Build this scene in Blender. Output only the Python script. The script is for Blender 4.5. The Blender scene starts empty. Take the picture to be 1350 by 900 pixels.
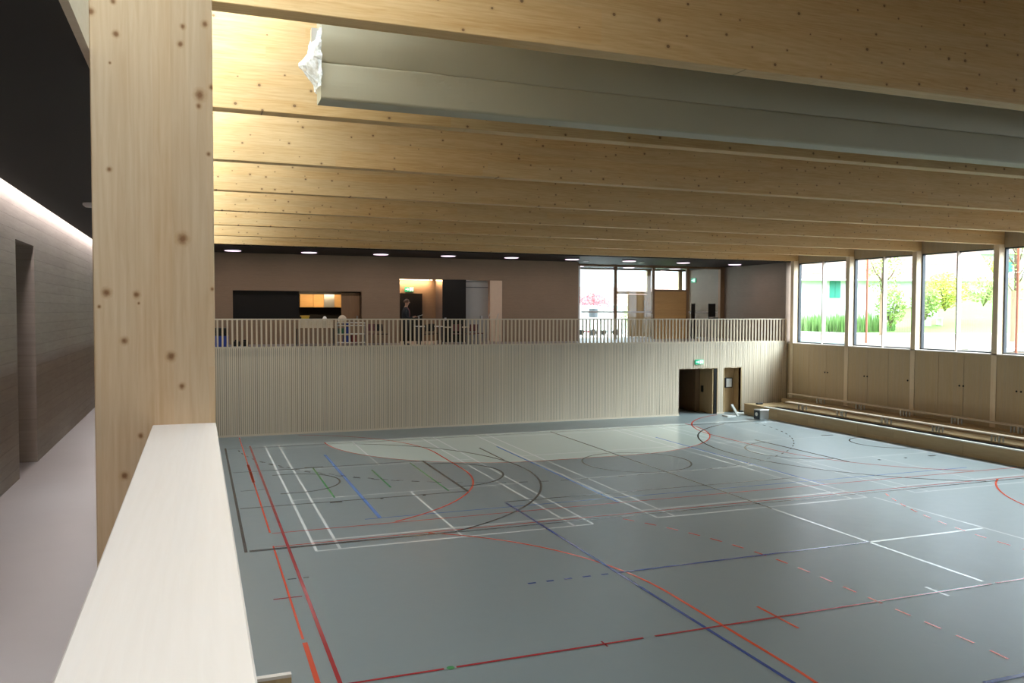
import bpy, bmesh, math, random
from mathutils import Vector, Matrix, noise
R_ = random.Random(7)
PI = math.pi
scn = bpy.context.scene
COL = scn.collection

# ------------------------------------------------------------------ camera
H = 4.74                                   # eye height above the hall floor
yaw, pitch, roll = math.radians(20.772), math.radians(-2.122), math.radians(0.199)
f_ = Vector((math.sin(yaw)*math.cos(pitch), math.cos(yaw)*math.cos(pitch), math.sin(pitch)))
r_ = Vector((math.cos(yaw), -math.sin(yaw), 0)); u_ = r_.cross(f_)
rr = r_*math.cos(roll)+u_*math.sin(roll); uu = -r_*math.sin(roll)+u_*math.cos(roll)
cam = bpy.data.cameras.new('camera'); camo = bpy.data.objects.new('camera', cam); COL.objects.link(camo)
cam.sensor_width = 36; cam.lens = 1091.7/1350*36; cam.clip_start = 0.05; cam.clip_end = 500
m = Matrix.Identity(4)
for i in range(3):
    m[i][0] = rr[i]; m[i][1] = uu[i]; m[i][2] = -f_[i]
m[0][3], m[1][3], m[2][3] = 0, 0, H
camo.matrix_world = m
scn.camera = camo

# ------------------------------------------------------------------ world, exposure
SKY = 1.0
w = bpy.data.worlds.new('sky'); scn.world = w; w.use_nodes = True
nt = w.node_tree; nt.nodes.clear()
wo = nt.nodes.new('ShaderNodeOutputWorld'); bg = nt.nodes.new('ShaderNodeBackground')
tc = nt.nodes.new('ShaderNodeTexCoord'); sx = nt.nodes.new('ShaderNodeSeparateXYZ')
cr = nt.nodes.new('ShaderNodeValToRGB')
nt.links.new(tc.outputs['Generated'], sx.inputs[0]); nt.links.new(sx.outputs[2], cr.inputs[0])
for pos, cc in ((0.0, (.60, .68, .82)), (0.25, (.80, .97, 1.26)), (0.6, (1.30, 1.50, 1.82)), (1.0, (1.5, 1.58, 1.7))):   # overcast: brighter towards the zenith
    e = cr.color_ramp.elements[0] if pos == 0 else cr.color_ramp.elements[1] if pos == 1.0 else cr.color_ramp.elements.new(pos)
    e.position = pos; e.color = (*cc, 1)
nt.links.new(cr.outputs[0], bg.inputs[0]); bg.inputs[1].default_value = SKY
nt.links.new(bg.outputs[0], wo.inputs[0])
scn.view_settings.view_transform = 'Standard'; scn.view_settings.look = 'None'
scn.view_settings.gamma = 1; scn.view_settings.use_curve_mapping = False
scn.view_settings.exposure = 2.62
scn.cycles.use_denoising = True
scn.cycles.max_bounces = 12; scn.cycles.diffuse_bounces = 7; scn.cycles.glossy_bounces = 4
scn.cycles.transparent_max_bounces = 16; scn.cycles.transmission_bounces = 6
scn.cycles.sample_clamp_indirect = 6

def area(name, loc, direction, sx_, sy_, power=0, color=(1, 1, 1), portal=False, xaxis=None):
    l = bpy.data.lights.new(name, 'AREA'); l.shape = 'RECTANGLE'; l.size = sx_; l.size_y = sy_
    l.energy = power; l.color = color
    if portal: l.cycles.is_portal = True
    o = bpy.data.objects.new(name, l); COL.objects.link(o)
    z = -Vector(direction).normalized(); x = Vector(xaxis).normalized() if xaxis else z.orthogonal().normalized()
    y = z.cross(x)
    mm = Matrix(((x.x, y.x, z.x, loc[0]), (x.y, y.y, z.y, loc[1]), (x.z, y.z, z.z, loc[2]), (0, 0, 0, 1)))
    o.matrix_world = mm
    return o
# the sun, high and veiled, over the garden side
sl = bpy.data.lights.new('sun', 'SUN'); sl.energy = 3.2; sl.angle = math.radians(50); sl.color = (.86, .95, 1)
so = bpy.data.objects.new('sun', sl); COL.objects.link(so); so.rotation_mode = 'QUATERNION'; so.rotation_quaternion = Vector((-.64, .42, -.64)).to_track_quat('-Z', 'Y')
# daylight portals in the real openings
area('window_portal', (26.98, 10.6, 5.15), (-1, 0, 0), 43.5, 3.8, portal=True, xaxis=(0, 1, 0))
area('rooflight_portal', (0.75, 10.6, 9.0), (0, 0, -1), 43.5, 2.2, portal=True, xaxis=(0, 1, 0))
area('foyer_portal', (21.8, 41.3, 5.2), (0, -1, 0), 9.2, 3.9, portal=True, xaxis=(1, 0, 0))
# warm cove lamps and corridor strip (their tubes are modelled further down)
area('corridor_strip_light', (-1.355, 12.0, 5.76), (-.12, 0, -1), 0.05, 47.0, power=24, color=(1, .86, .84), xaxis=(1, 0, 0))

# ------------------------------------------------------------------ materials
def mat(name):
    m_ = bpy.data.materials.new(name); m_.use_nodes = True
    return m_, m_.node_tree, m_.node_tree.nodes['Principled BSDF']
def N(nt_, t, **k):
    n = nt_.nodes.new(t)
    for a, b in k.items(): setattr(n, a, b)
    return n
def math_(nt_, op, a, b=None, c=None):
    n = N(nt_, 'ShaderNodeMath', operation=op)
    for i, v in enumerate((a, b, c)):
        if v is None: continue
        if isinstance(v, (int, float)): n.inputs[i].default_value = v
        else: nt_.links.new(v, n.inputs[i])
    return n.outputs[0]
def mixc(nt_, fac, a, b, mode='MIX'):
    n = N(nt_, 'ShaderNodeMix', data_type='RGBA', blend_type=mode)
    for i, v in ((0, fac), (6, a), (7, b)):
        if isinstance(v, (int, float)): n.inputs[i].default_value = v
        elif isinstance(v, tuple): n.inputs[i].default_value = (*v[:3], 1)
        else: nt_.links.new(v, n.inputs[i])
    return n.outputs[2]
def bump(nt_, bs, h, strength=.2, dist=.01):
    b = N(nt_, 'ShaderNodeBump'); b.inputs['Strength'].default_value = strength; b.inputs['Distance'].default_value = dist
    nt_.links.new(h, b.inputs['Height']); nt_.links.new(b.outputs[0], bs.inputs['Normal'])
def plain(name, col, rough=.5, metal=0, emit=None, es=0, var=.06, scale=6, spec=None):
    m_, t, bs = mat(name)
    tcn = N(t, 'ShaderNodeTexCoord'); nz = N(t, 'ShaderNodeTexNoise'); nz.inputs['Scale'].default_value = scale; nz.inputs['Detail'].default_value = 4
    t.links.new(tcn.outputs['Object'], nz.inputs['Vector'])
    c = mixc(t, nz.outputs[0], tuple(v*(1-var) for v in col), tuple(min(1, v*(1+var)) for v in col))
    t.links.new(c, bs.inputs['Base Color'])
    bs.inputs['Roughness'].default_value = rough; bs.inputs['Metallic'].default_value = metal
    if spec is not None: bs.inputs['Specular IOR Level'].default_value = spec
    if emit: bs.inputs['Emission Color'].default_value = (*emit, 1); bs.inputs['Emission Strength'].default_value = es
    return m_
def wood(name, col, dark, along='x', across='z', lam=.13, rough=.55, knots=0.0, klist=None, var=.10, grain=.25, stave=3.0, lamvar=.3, ksize=.05, kscale=2.6, spec=.3):
    m_, t, bs = mat(name)
    tcn = N(t, 'ShaderNodeTexCoord'); oi = N(t, 'ShaderNodeObjectInfo')
    off = N(t, 'ShaderNodeCombineXYZ')
    for i in range(3): t.links.new(math_(t, 'MULTIPLY', oi.outputs['Random'], 17.0+i*9), off.inputs[i])
    va = N(t, 'ShaderNodeVectorMath', operation='ADD')
    t.links.new(tcn.outputs['Object'], va.inputs[0]); t.links.new(off.outputs[0], va.inputs[1])
    sp = N(t, 'ShaderNodeSeparateXYZ'); t.links.new(va.outputs[0], sp.inputs[0])
    ax = {'x': 0, 'y': 1, 'z': 2}
    A = sp.outputs[ax[along]]; C = sp.outputs[ax[across]]
    third = [i for i in range(3) if i not in (ax[along], ax[across])][0]
    # stretched grain
    cb = N(t, 'ShaderNodeCombineXYZ')
    t.links.new(math_(t, 'MULTIPLY', A, .07), cb.inputs[0]); t.links.new(C, cb.inputs[1]); t.links.new(sp.outputs[third], cb.inputs[2])
    nz = N(t, 'ShaderNodeTexNoise'); nz.inputs['Scale'].default_value = 55; nz.inputs['Detail'].default_value = 5; nz.inputs['Distortion'].default_value = .6
    t.links.new(cb.outputs[0], nz.inputs['Vector'])
    n2 = N(t, 'ShaderNodeTexNoise'); n2.inputs['Scale'].default_value = 9; n2.inputs['Detail'].default_value = 3
    t.links.new(cb.outputs[0], n2.inputs['Vector'])
    # lamella / stave cells
    row = math_(t, 'FLOOR', math_(t, 'DIVIDE', C, lam))
    wn0 = N(t, 'ShaderNodeTexWhiteNoise', noise_dimensions='1D'); t.links.new(row, wn0.inputs['W'])
    sta = math_(t, 'FLOOR', math_(t, 'ADD', math_(t, 'DIVIDE', A, stave), math_(t, 'MULTIPLY', wn0.outputs[0], 7.3)))
    c2 = N(t, 'ShaderNodeCombineXYZ'); t.links.new(row, c2.inputs[0]); t.links.new(sta, c2.inputs[1])
    wn = N(t, 'ShaderNodeTexWhiteNoise', noise_dimensions='2D'); t.links.new(c2.outputs[0], wn.inputs['Vector'])
    g = math_(t, 'ADD', math_(t, 'MULTIPLY', nz.outputs[0], .55), math_(t, 'MULTIPLY', n2.outputs[0], .45))
    wv = N(t, 'ShaderNodeTexNoise'); wv.inputs['Scale'].default_value = 2.2; wv.inputs['Detail'].default_value = 2
    t.links.new(cb.outputs[0], wv.inputs['Vector'])
    ring = math_(t, 'SINE', math_(t, 'ADD', math_(t, 'MULTIPLY', C, 190.0/max(1, lam*8)), math_(t, 'ADD', math_(t, 'MULTIPLY', wv.outputs[0], 130.0), math_(t, 'MULTIPLY', wn.outputs[0], 30.0))))
    g = math_(t, 'ADD', g, math_(t, 'MULTIPLY', ring, .04))
    mr = N(t, 'ShaderNodeMapRange'); t.links.new(g, mr.inputs[0]); mr.inputs[1].default_value = .35; mr.inputs[2].default_value = .68
    fac = math_(t, 'ADD', math_(t, 'MULTIPLY', mr.outputs[0], grain), math_(t, 'MULTIPLY', wn.outputs[0], lamvar*(1-grain)))
    c = mixc(t, fac, col, dark)
    c = mixc(t, 1.0, c, mixc(t, wn.outputs[0], (1-var,)*3, (1+var*.4,)*3), 'MULTIPLY')
    if knots > 0:
        vo = N(t, 'ShaderNodeTexVoronoi', voronoi_dimensions='2D'); vo.inputs['Scale'].default_value = kscale; vo.inputs['Randomness'].default_value = 1
        kb = N(t, 'ShaderNodeCombineXYZ')
        t.links.new(math_(t, 'MULTIPLY', A, .9), kb.inputs[0]); t.links.new(C, kb.inputs[1]); t.links.new(math_(t, 'MULTIPLY', sp.outputs[third], .05), kb.inputs[2])
        t.links.new(kb.outputs[0], vo.inputs['Vector'])
        sc_ = N(t, 'ShaderNodeSeparateColor'); t.links.new(vo.outputs['Color'], sc_.inputs[0])
        pres = math_(t, 'LESS_THAN', sc_.outputs[0], knots)
        rad = math_(t, 'MULTIPLY', math_(t, 'ADD', sc_.outputs[1], .55), ksize)
        kk = math_(t, 'MULTIPLY', math_(t, 'LESS_THAN', vo.outputs['Distance'], rad), pres)
        halo = N(t, 'ShaderNodeMapRange'); t.links.new(math_(t, 'DIVIDE', vo.outputs['Distance'], rad), halo.inputs[0])
        halo.inputs[1].default_value = 1; halo.inputs[2].default_value = 2.6; halo.inputs[3].default_value = .25; halo.inputs[4].default_value = 0
        c = mixc(t, math_(t, 'MULTIPLY', halo.outputs[0], pres), c, tuple(v*.6 for v in dark))
        c = mixc(t, math_(t, 'MULTIPLY', kk, .8), c, (.16, .075, .035))
    if klist:
        so_ = N(t, 'ShaderNodeSeparateXYZ'); t.links.new(tcn.outputs['Object'], so_.inputs[0])
        nk = N(t, 'ShaderNodeTexNoise'); nk.inputs['Scale'].default_value = 60; t.links.new(tcn.outputs['Object'], nk.inputs['Vector'])
        core = halo = None
        for (kx, kz, kr) in klist:
            dx = math_(t, 'DIVIDE', math_(t, 'SUBTRACT', so_.outputs[0], kx), kr)
            dz = math_(t, 'DIVIDE', math_(t, 'SUBTRACT', so_.outputs[2], kz), kr*1.12)
            d = math_(t, 'SQRT', math_(t, 'ADD', math_(t, 'MULTIPLY', dx, dx), math_(t, 'MULTIPLY', dz, dz)))
            core = d if core is None else math_(t, 'MINIMUM', core, d)
        core = math_(t, 'ADD', core, math_(t, 'MULTIPLY', math_(t, 'SUBTRACT', nk.outputs[0], .5), .7))
        r1 = N(t, 'ShaderNodeMapRange'); t.links.new(core, r1.inputs[0]); r1.inputs[1].default_value = .8; r1.inputs[2].default_value = 1.7; r1.inputs[3].default_value = .55; r1.inputs[4].default_value = 0
        r2 = N(t, 'ShaderNodeMapRange'); t.links.new(core, r2.inputs[0]); r2.inputs[1].default_value = .35; r2.inputs[2].default_value = 1.05; r2.inputs[3].default_value = .95; r2.inputs[4].default_value = 0
        c = mixc(t, r1.outputs[0], c, (.44, .25, .12)); c = mixc(t, r2.outputs[0], c, (.24, .115, .05))
    t.links.new(c, bs.inputs['Base Color'])
    bs.inputs['Roughness'].default_value = rough; bs.inputs['Specular IOR Level'].default_value = spec
    bump(t, bs, nz.outputs[0], .12, .003)
    return m_
def concrete(name, col, boards=.11, along='y', rough=.7, dark=.75, bstr=.5, rowv=.22, jv=.25):
    m_, t, bs = mat(name)
    tcn = N(t, 'ShaderNodeTexCoord'); sp = N(t, 'ShaderNodeSeparateXYZ'); t.links.new(tcn.outputs['Object'], sp.inputs[0])
    A = sp.outputs['xyz'.index(along)]
    cb = N(t, 'ShaderNodeCombineXYZ')
    t.links.new(math_(t, 'MULTIPLY', A, .12), cb.inputs[0]); t.links.new(sp.outputs[2], cb.inputs[1])
    nz = N(t, 'ShaderNodeTexNoise'); nz.inputs['Scale'].default_value = 26; nz.inputs['Detail'].default_value = 6; nz.inputs['Roughness'].default_value = .65
    t.links.new(cb.outputs[0], nz.inputs['Vector'])
    n2 = N(t, 'ShaderNodeTexNoise'); n2.inputs['Scale'].default_value = .9; n2.inputs['Detail'].default_value = 5
    t.links.new(tcn.outputs['Object'], n2.inputs['Vector'])
    zz = math_(t, 'DIVIDE', sp.outputs[2], boards)
    row = math_(t, 'FLOOR', zz); fr = math_(t, 'FRACT', zz)
    st = math_(t, 'FLOOR', math_(t, 'ADD', math_(t, 'DIVIDE', A, 2.3), math_(t, 'MULTIPLY', row, .37)))
    c2 = N(t, 'ShaderNodeCombineXYZ'); t.links.new(row, c2.inputs[0]); t.links.new(st, c2.inputs[1])
    wn = N(t, 'ShaderNodeTexWhiteNoise', noise_dimensions='2D'); t.links.new(c2.outputs[0], wn.inputs['Vector'])
    joint = math_(t, 'LESS_THAN', fr, .07)
    g = math_(t, 'ADD', math_(t, 'MULTIPLY', nz.outputs[0], .5), math_(t, 'ADD', math_(t, 'MULTIPLY', n2.outputs[0], .35), math_(t, 'MULTIPLY', wn.outputs[0], rowv)))
    mr = N(t, 'ShaderNodeMapRange'); t.links.new(g, mr.inputs[0]); mr.inputs[1].default_value = .3; mr.inputs[2].default_value = .75
    c = mixc(t, mr.outputs[0], tuple(v*dark for v in col), tuple(v*1.12 for v in col))
    c = mixc(t, math_(t, 'MULTIPLY', joint, jv), c, tuple(v*.55 for v in col))
    t.links.new(c, bs.inputs['Base Color']); bs.inputs['Roughness'].default_value = rough
    bump(t, bs, math_(t, 'SUBTRACT', g, math_(t, 'MULTIPLY', joint, .25)), bstr, .006)
    return m_

WOODC = (.74, .55, .34); WOODD = (.56, .35, .16)
COLX, COLY = -.148, 3.37
kn = [(-0.349,5.813,0.0121),(-0.277,5.858,0.0091),(-0.269,5.742,0.0111),(-0.042,5.797,0.0091),(0.035,5.815,0.0111),(-0.051,5.731,0.0101),(0.057,5.582,0.0091),(0.015,5.549,0.0181),(0.011,5.508,0.0091),(-0.297,5.251,0.0085),(0.044,5.330,0.0076),(-0.290,5.636,0.0045),(-0.051,5.007,0.0192),(-0.312,4.801,0.0141),(-0.212,4.795,0.0111),(-0.337,4.750,0.0060),(-0.205,4.763,0.0045),(-0.255,4.624,0.0121),(-0.096,4.564,0.0151),(-0.059,4.450,0.0106),(0.052,4.819,0.0060),(-0.204,4.269,0.0091),(-0.261,4.122,0.0131)]
M = {}
M['column'] = wood('spruce_column', (.74, .575, .40), (.53, .33, .165), 'z', 'x', lam=.062, klist=[(a-COLX, b, c) for a, b, c in kn], grain=.5, stave=9, lamvar=.55, var=.12)
M['beam'] = wood('spruce_beam', (.75, .53, .28), (.50, .27, .085), 'x', 'z', lam=.16, knots=.66, grain=.5, stave=2.6, lamvar=.6, kscale=3.8, ksize=.044)
M['post'] = wood('spruce_post', (.82, .68, .50), (.68, .50, .31), 'z', 'x', lam=.06, knots=.2, grain=.35)
M['slat'] = wood('pale_slat', (.80, .70, .57), (.64, .54, .41), 'z', 'x', lam=.0735, grain=.35, lamvar=.8, stave=9, var=.10)
M['slatgap'] = plain('slat_backing', (.34, .29, .22), .8)  # one flat brown, darker than the slats in front
M['panel'] = wood('reeded_panel', (.60, .47, .31), (.45, .33, .19), 'z', 'y', lam=.055, grain=.35, lamvar=.9, stave=9, var=.14)
M['pale'] = wood('pale_cap', (.79, .71, .66), (.70, .61, .54), 'y', 'x', lam=.045, grain=.35, stave=2.5, lamvar=.4, var=.03, rough=.45)
M['balus'] = wood('pale_baluster', (.66, .56, .43), (.52, .41, .27), 'z', 'x', lam=.5, grain=.4, lamvar=.4, var=.1)
M['rail'] = wood('pale_rail', (.68, .60, .48), (.55, .45, .32), 'x', 'z', lam=.5, grain=.4, stave=4)
M['warmwood'] = wood('warm_wood', (.62, .38, .15), (.46, .25, .08), 'x', 'z', lam=.3, grain=.4, stave=3)
M['doorwood'] = wood('door_wood', (.58, .42, .24), (.42, .28, .13), 'z', 'x', lam=.2, grain=.5, stave=4)
M['brownwood'] = wood('brown_wood', (.30, .19, .11), (.2, .12, .06), 'z', 'x', lam=.2, grain=.5, stave=4)
M['bench'] = wood('bench_wood', (.70, .58, .46), (.56, .45, .33), 'y', 'x', lam=.09, grain=.4, stave=3)
M['lowwall'] = wood('low_wall_wood', (.50, .37, .21), (.36, .24, .12), 'y', 'z', lam=.25, grain=.5, stave=2.3, lamvar=.5, var=.15)
M['whitewood'] = wood('white_wood', (.80, .76, .70), (.70, .64, .56), 'y', 'z', lam=.2, grain=.3)
M['roof'] = wood('roof_deck', (.26, .19, .11), (.18, .12, .06), 'y', 'x', lam=.2, grain=.4)
M['concL'] = concrete('board_marked_concrete', (.34, .30, .265), .10, 'y', bstr=.8, rowv=.12)
M['concB'] = concrete('board_marked_concrete_back', (.27, .19, .125), .22, 'x', bstr=.25, dark=.85, rowv=.07, jv=.1)
M['concE'] = concrete('board_marked_concrete_end', (.28, .22, .17), .22, 'y', bstr=.25, dark=.85, rowv=.07, jv=.1)
M['black'] = plain('black_ceiling', (.012, .012, .012), .6, spec=.25)
M['blackp'] = plain('black_paint', (.01, .01, .01), .45, spec=.3)
M['darkmetal'] = plain('dark_metal', (.05, .055, .065), .4, .3)
M['metal'] = plain('brushed_metal', (.52, .54, .55), .35, .9)
M['whitep'] = plain('white_paint', (.8, .8, .78), .45)
M['greyp'] = plain('grey_paint', (.36, .36, .34), .5)
M['beigep'] = plain('beige_paint', (.62, .47, .34), .5)
M['darkstep'] = plain('dark_step', (.012, .012, .015), .95, spec=.05)
M['screed'] = plain('screed_floor', (.27, .245, .24), .42, var=.1, scale=1.5)
M['curtain'] = plain('curtain_fabric', (.42, .385, .28), .5, var=.03, scale=2)
M['soil'] = plain('garden_soil', (.17, .125, .09), .95, var=.4, scale=3)
M['kerb'] = plain('pale_kerb', (.6, .6, .58), .8)
M['lawn'] = plain('lawn', (.13, .26, .045), .9, var=.3, scale=.6)
M['render'] = plain('house_render', (.62, .66, .66), .9, var=.03)
M['shutter'] = plain('green_shutter', (.02, .22, .17), .5)
M['tile'] = plain('roof_tile', (.22, .13, .11), .8, var=.3, scale=5)
M['bark'] = plain('bark', (.16, .12, .08), .9, var=.3, scale=12)
M['wrap'] = plain('trunk_wrap', (.42, .33, .22), .9, var=.1, scale=12)
M['leaf'] = plain('leaf', (.20, .34, .05), .6, var=.35, scale=2)
M['leafy'] = plain('yellow_leaf', (.45, .50, .06), .6, var=.3, scale=2)
M['leafr'] = plain('red_leaf', (.45, .05, .07), .6, var=.3, scale=2)
M['grass'] = plain('tall_grass', (.16, .30, .09), .8, var=.35, scale=2)
M['rust'] = plain('red_pole', (.42, .14, .09), .6)
M['lampon'] = plain('lamp_diffuser', (.9, .9, .9), .5, emit=(1, .74, .95), es=.32)
M['lampdim'] = plain('small_lamp_glass', (.5, .5, .52), .3)
M['striplamp'] = plain('strip_tube', (.9, .9, .9), .5, emit=(1, .90, .87), es=3)
M['warmstrip'] = plain('warm_strip_tube', (.9, .9, .9), .5, emit=(1, .66, .38), es=1.2)
M['signgreen'] = plain('exit_sign_green', (.02, .35, .18), .4, emit=(.02, .55, .28), es=.07)
M['signwhite'] = plain('exit_sign_white', (.8, .9, .85), .4, emit=(.75, 1, .9), es=.12)
M['signgap'] = M['signgreen']
def glass_mat(name, tint, refl=1.0):
    m_ = bpy.data.materials.new(name); m_.use_nodes = True; t = m_.node_tree; t.nodes.clear()
    o = N(t, 'ShaderNodeOutputMaterial'); mx = N(t, 'ShaderNodeMixShader'); tr = N(t, 'ShaderNodeBsdfTransparent'); gl = N(t, 'ShaderNodeBsdfGlossy'); fr = N(t, 'ShaderNodeLayerWeight')
    tr.inputs[0].default_value = (*tint, 1); gl.inputs['Roughness'].default_value = .02; fr.inputs[0].default_value = .5
    t.links.new(math_(t, 'MULTIPLY_ADD', math_(t, 'POWER', fr.outputs[1], 5.0), .9, .04), mx.inputs[0]); t.links.new(tr.outputs[0], mx.inputs[1]); t.links.new(gl.outputs[0], mx.inputs[2]); t.links.new(mx.outputs[0], o.inputs[0])
    return m_
M['glass'] = glass_mat('window_glass', (.93, .97, .96))
def film_mat():
    m_ = bpy.data.materials.new('clear_film'); m_.use_nodes = True; t = m_.node_tree; t.nodes.clear()
    o = N(t, 'ShaderNodeOutputMaterial'); mx = N(t, 'ShaderNodeMixShader'); tr = N(t, 'ShaderNodeBsdfTransparent'); gl = N(t, 'ShaderNodeBsdfPrincipled')
    gl.inputs['Base Color'].default_value = (.85, .88, .92, 1); gl.inputs['Roughness'].default_value = .25
    nz = N(t, 'ShaderNodeTexNoise'); nz.inputs['Scale'].default_value = 25; tcn = N(t, 'ShaderNodeTexCoord'); t.links.new(tcn.outputs['Object'], nz.inputs['Vector'])
    t.links.new(math_(t, 'ADD', nz.outputs[0], .1), mx.inputs[0]); t.links.new(tr.outputs[0], mx.inputs[1]); t.links.new(gl.outputs[0], mx.inputs[2]); t.links.new(mx.outputs[0], o.inputs[0])
    return m_
M['film'] = film_mat()
def floor_mat():
    m_, t, bs = mat('sports_floor')
    tcn = N(t, 'ShaderNodeTexCoord')
    n1 = N(t, 'ShaderNodeTexNoise'); n1.inputs['Scale'].default_value = .35; n1.inputs['Detail'].default_value = 6
    n2 = N(t, 'ShaderNodeTexNoise'); n2.inputs['Scale'].default_value = 3.5; n2.inputs['Detail'].default_value = 5
    for n in (n1, n2): t.links.new(tcn.outputs['Object'], n.inputs['Vector'])
    c = mixc(t, n1.outputs[0], (.212, .252, .264), (.235, .274, .285))
    dust = N(t, 'ShaderNodeMapRange'); t.links.new(n2.outputs[0], dust.inputs[0]); dust.inputs[1].default_value = .62; dust.inputs[2].default_value = .8; dust.inputs[3].default_value = 0; dust.inputs[4].default_value = .12
    c = mixc(t, dust.outputs[0], c, (.37, .42, .42))
    t.links.new(c, bs.inputs['Base Color'])
    t.links.new(math_(t, 'ADD', math_(t, 'MULTIPLY', n2.outputs[0], .08), .34), bs.inputs['Roughness'])
    bs.inputs['Specular IOR Level'].default_value = 1.0
    return m_
M['floor'] = floor_mat()
def line_mat(name, col): return plain(name, col, .22, var=.02, spec=1.0)
LC = {'white': (.86, .88, .88), 'black': (.03, .033, .04), 'red': (.36, .02, .03), 'orange': (.68, .07, .03), 'blue': (.03, .07, .28), 'sky': (.12, .25, .62), 'green': (.08, .32, .11), 'mint': (.64, .71, .66), 'grey': (.09, .10, .11)}
ML = {k: line_mat('line_'+k, v) for k, v in LC.items()}

# ------------------------------------------------------------------ builders
ORG = {}
def tag(o, label=None, cat=None, group=None, kind=None):
    if label: o['label'] = label
    if cat: o['category'] = cat
    if group: o['group'] = group
    if kind: o['kind'] = kind
    return o
def thing(name, loc, label, cat, group=None):
    o = bpy.data.objects.new(name, None); COL.objects.link(o); o.location = loc; o.empty_display_size = .2
    ORG[o.name] = Vector(loc)
    return tag(o, label, cat, group)
class MB:
    def __init__(s): s.v = []; s.f = []
    def add(s, vs, fs):
        b = len(s.v); s.v += [tuple(p) for p in vs]; s.f += [tuple(i+b for i in q) for q in fs]; return s
    def box(s, x0, x1, y0, y1, z0, z1):
        return s.add([(x0, y0, z0), (x1, y0, z0), (x1, y1, z0), (x0, y1, z0), (x0, y0, z1), (x1, y0, z1), (x1, y1, z1), (x0, y1, z1)],
                     [(0, 3, 2, 1), (4, 5, 6, 7), (0, 1, 5, 4), (1, 2, 6, 5), (2, 3, 7, 6), (3, 0, 4, 7)])
    def bar(s, p, q, wx, wy, up=(0, 0, 1)):
        p = Vector(p); q = Vector(q); d = (q-p).normalized(); a = d.cross(Vector(up))
        if a.length < 1e-4: a = d.cross(Vector((0, 1, 0)))
        a.normalize(); b = a.cross(d)
        vs = [c+a*i*wx/2+b*j*wy/2 for c in (p, q) for i, j in ((-1, -1), (1, -1), (1, 1), (-1, 1))]
        return s.add(vs, [(0, 1, 2, 3), (7, 6, 5, 4), (0, 4, 5, 1), (1, 5, 6, 2), (2, 6, 7, 3), (3, 7, 4, 0)])
    def tube(s, pts, rad, n=8, caps=True):
        pts = [Vector(p) for p in pts]; rad = rad if isinstance(rad, (list, tuple)) else [rad]*len(pts)
        b = len(s.v)
        for i, p in enumerate(pts):
            d = (pts[min(i+1, len(pts)-1)]-pts[max(i-1, 0)]).normalized()
            a = d.cross(Vector((0, 0, 1)));
            if a.length < 1e-3: a = d.cross(Vector((1, 0, 0)))
            a.normalize(); c = a.cross(d)
            for k in range(n):
                t_ = 2*PI*k/n; s.v.append(tuple(p+(a*math.cos(t_)+c*math.sin(t_))*rad[i]))
        for i in range(len(pts)-1):
            for k in range(n):
                s.f.append((b+i*n+k, b+i*n+(k+1) % n, b+(i+1)*n+(k+1) % n, b+(i+1)*n+k))
        if caps:
            s.f.append(tuple(b+k for k in range(n))[::-1]); s.f.append(tuple(b+(len(pts)-1)*n+k for k in range(n)))
        return s
    def lathe(s, c, prof, n=20):
        b = len(s.v)
        for r, z in prof:
            for k in range(n): s.v.append((c[0]+r*math.cos(2*PI*k/n), c[1]+r*math.sin(2*PI*k/n), c[2]+z))
        for i in range(len(prof)-1):
            for k in range(n): s.f.append((b+i*n+k, b+i*n+(k+1) % n, b+(i+1)*n+(k+1) % n, b+(i+1)*n+k))
        s.f.append(tuple(b+k for k in range(n))[::-1]); s.f.append(tuple(b+(len(prof)-1)*n+k for k in range(n)))
        return s
    def build(s, name, m_, parent=None, origin=None, bevel=0, smooth=False, kind=None, label=None):
        o0 = ORG[parent.name] if parent is not None else Vector(origin or (0, 0, 0))
        me = bpy.data.meshes.new(name)
        me.from_pydata([(x-o0.x, y-o0.y, z-o0.z) for x, y, z in s.v], [], s.f); me.materials.append(m_)
        if smooth:
            for p in me.polygons: p.use_smooth = True
        o = bpy.data.objects.new(name, me); COL.objects.link(o)
        if parent is not None: o.parent = parent
        else: o.location = o0
        ORG[o.name] = o0.copy()
        if bevel:
            bm = bmesh.new(); bm.from_mesh(me)
            bmesh.ops.bevel(bm, geom=list(bm.edges), offset=bevel, segments=1, affect='EDGES'); bm.to_mesh(me); bm.free()
        if kind: o['kind'] = kind
        if label: o['label'] = label
        return o
def box(name, m_, x0, x1, y0, y1, z0, z1, parent=None, bevel=0, kind=None, label=None, origin=None):
    return MB().box(x0, x1, y0, y1, z0, z1).build(name, m_, parent, bevel=bevel, kind=kind, label=label, origin=origin or (((x0+x1)/2, (y0+y1)/2, z0) if parent is None and kind != 'structure' else None))
def S(name, m_, *b, **k): return box(name, m_, *b, kind='structure', **k)

GZ = 3.30          # gallery floor level
YB = -11.6         # rear end of the hall
YF = 32.4          # face of the far wall
XW = 26.4          # window wall plane
BZ = 7.14          # underside of the roof beams
BT = 8.74          # top of the roof beams
BY = [6.95+3.58*k for k in range(-5, 8)]
BW = .22

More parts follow.
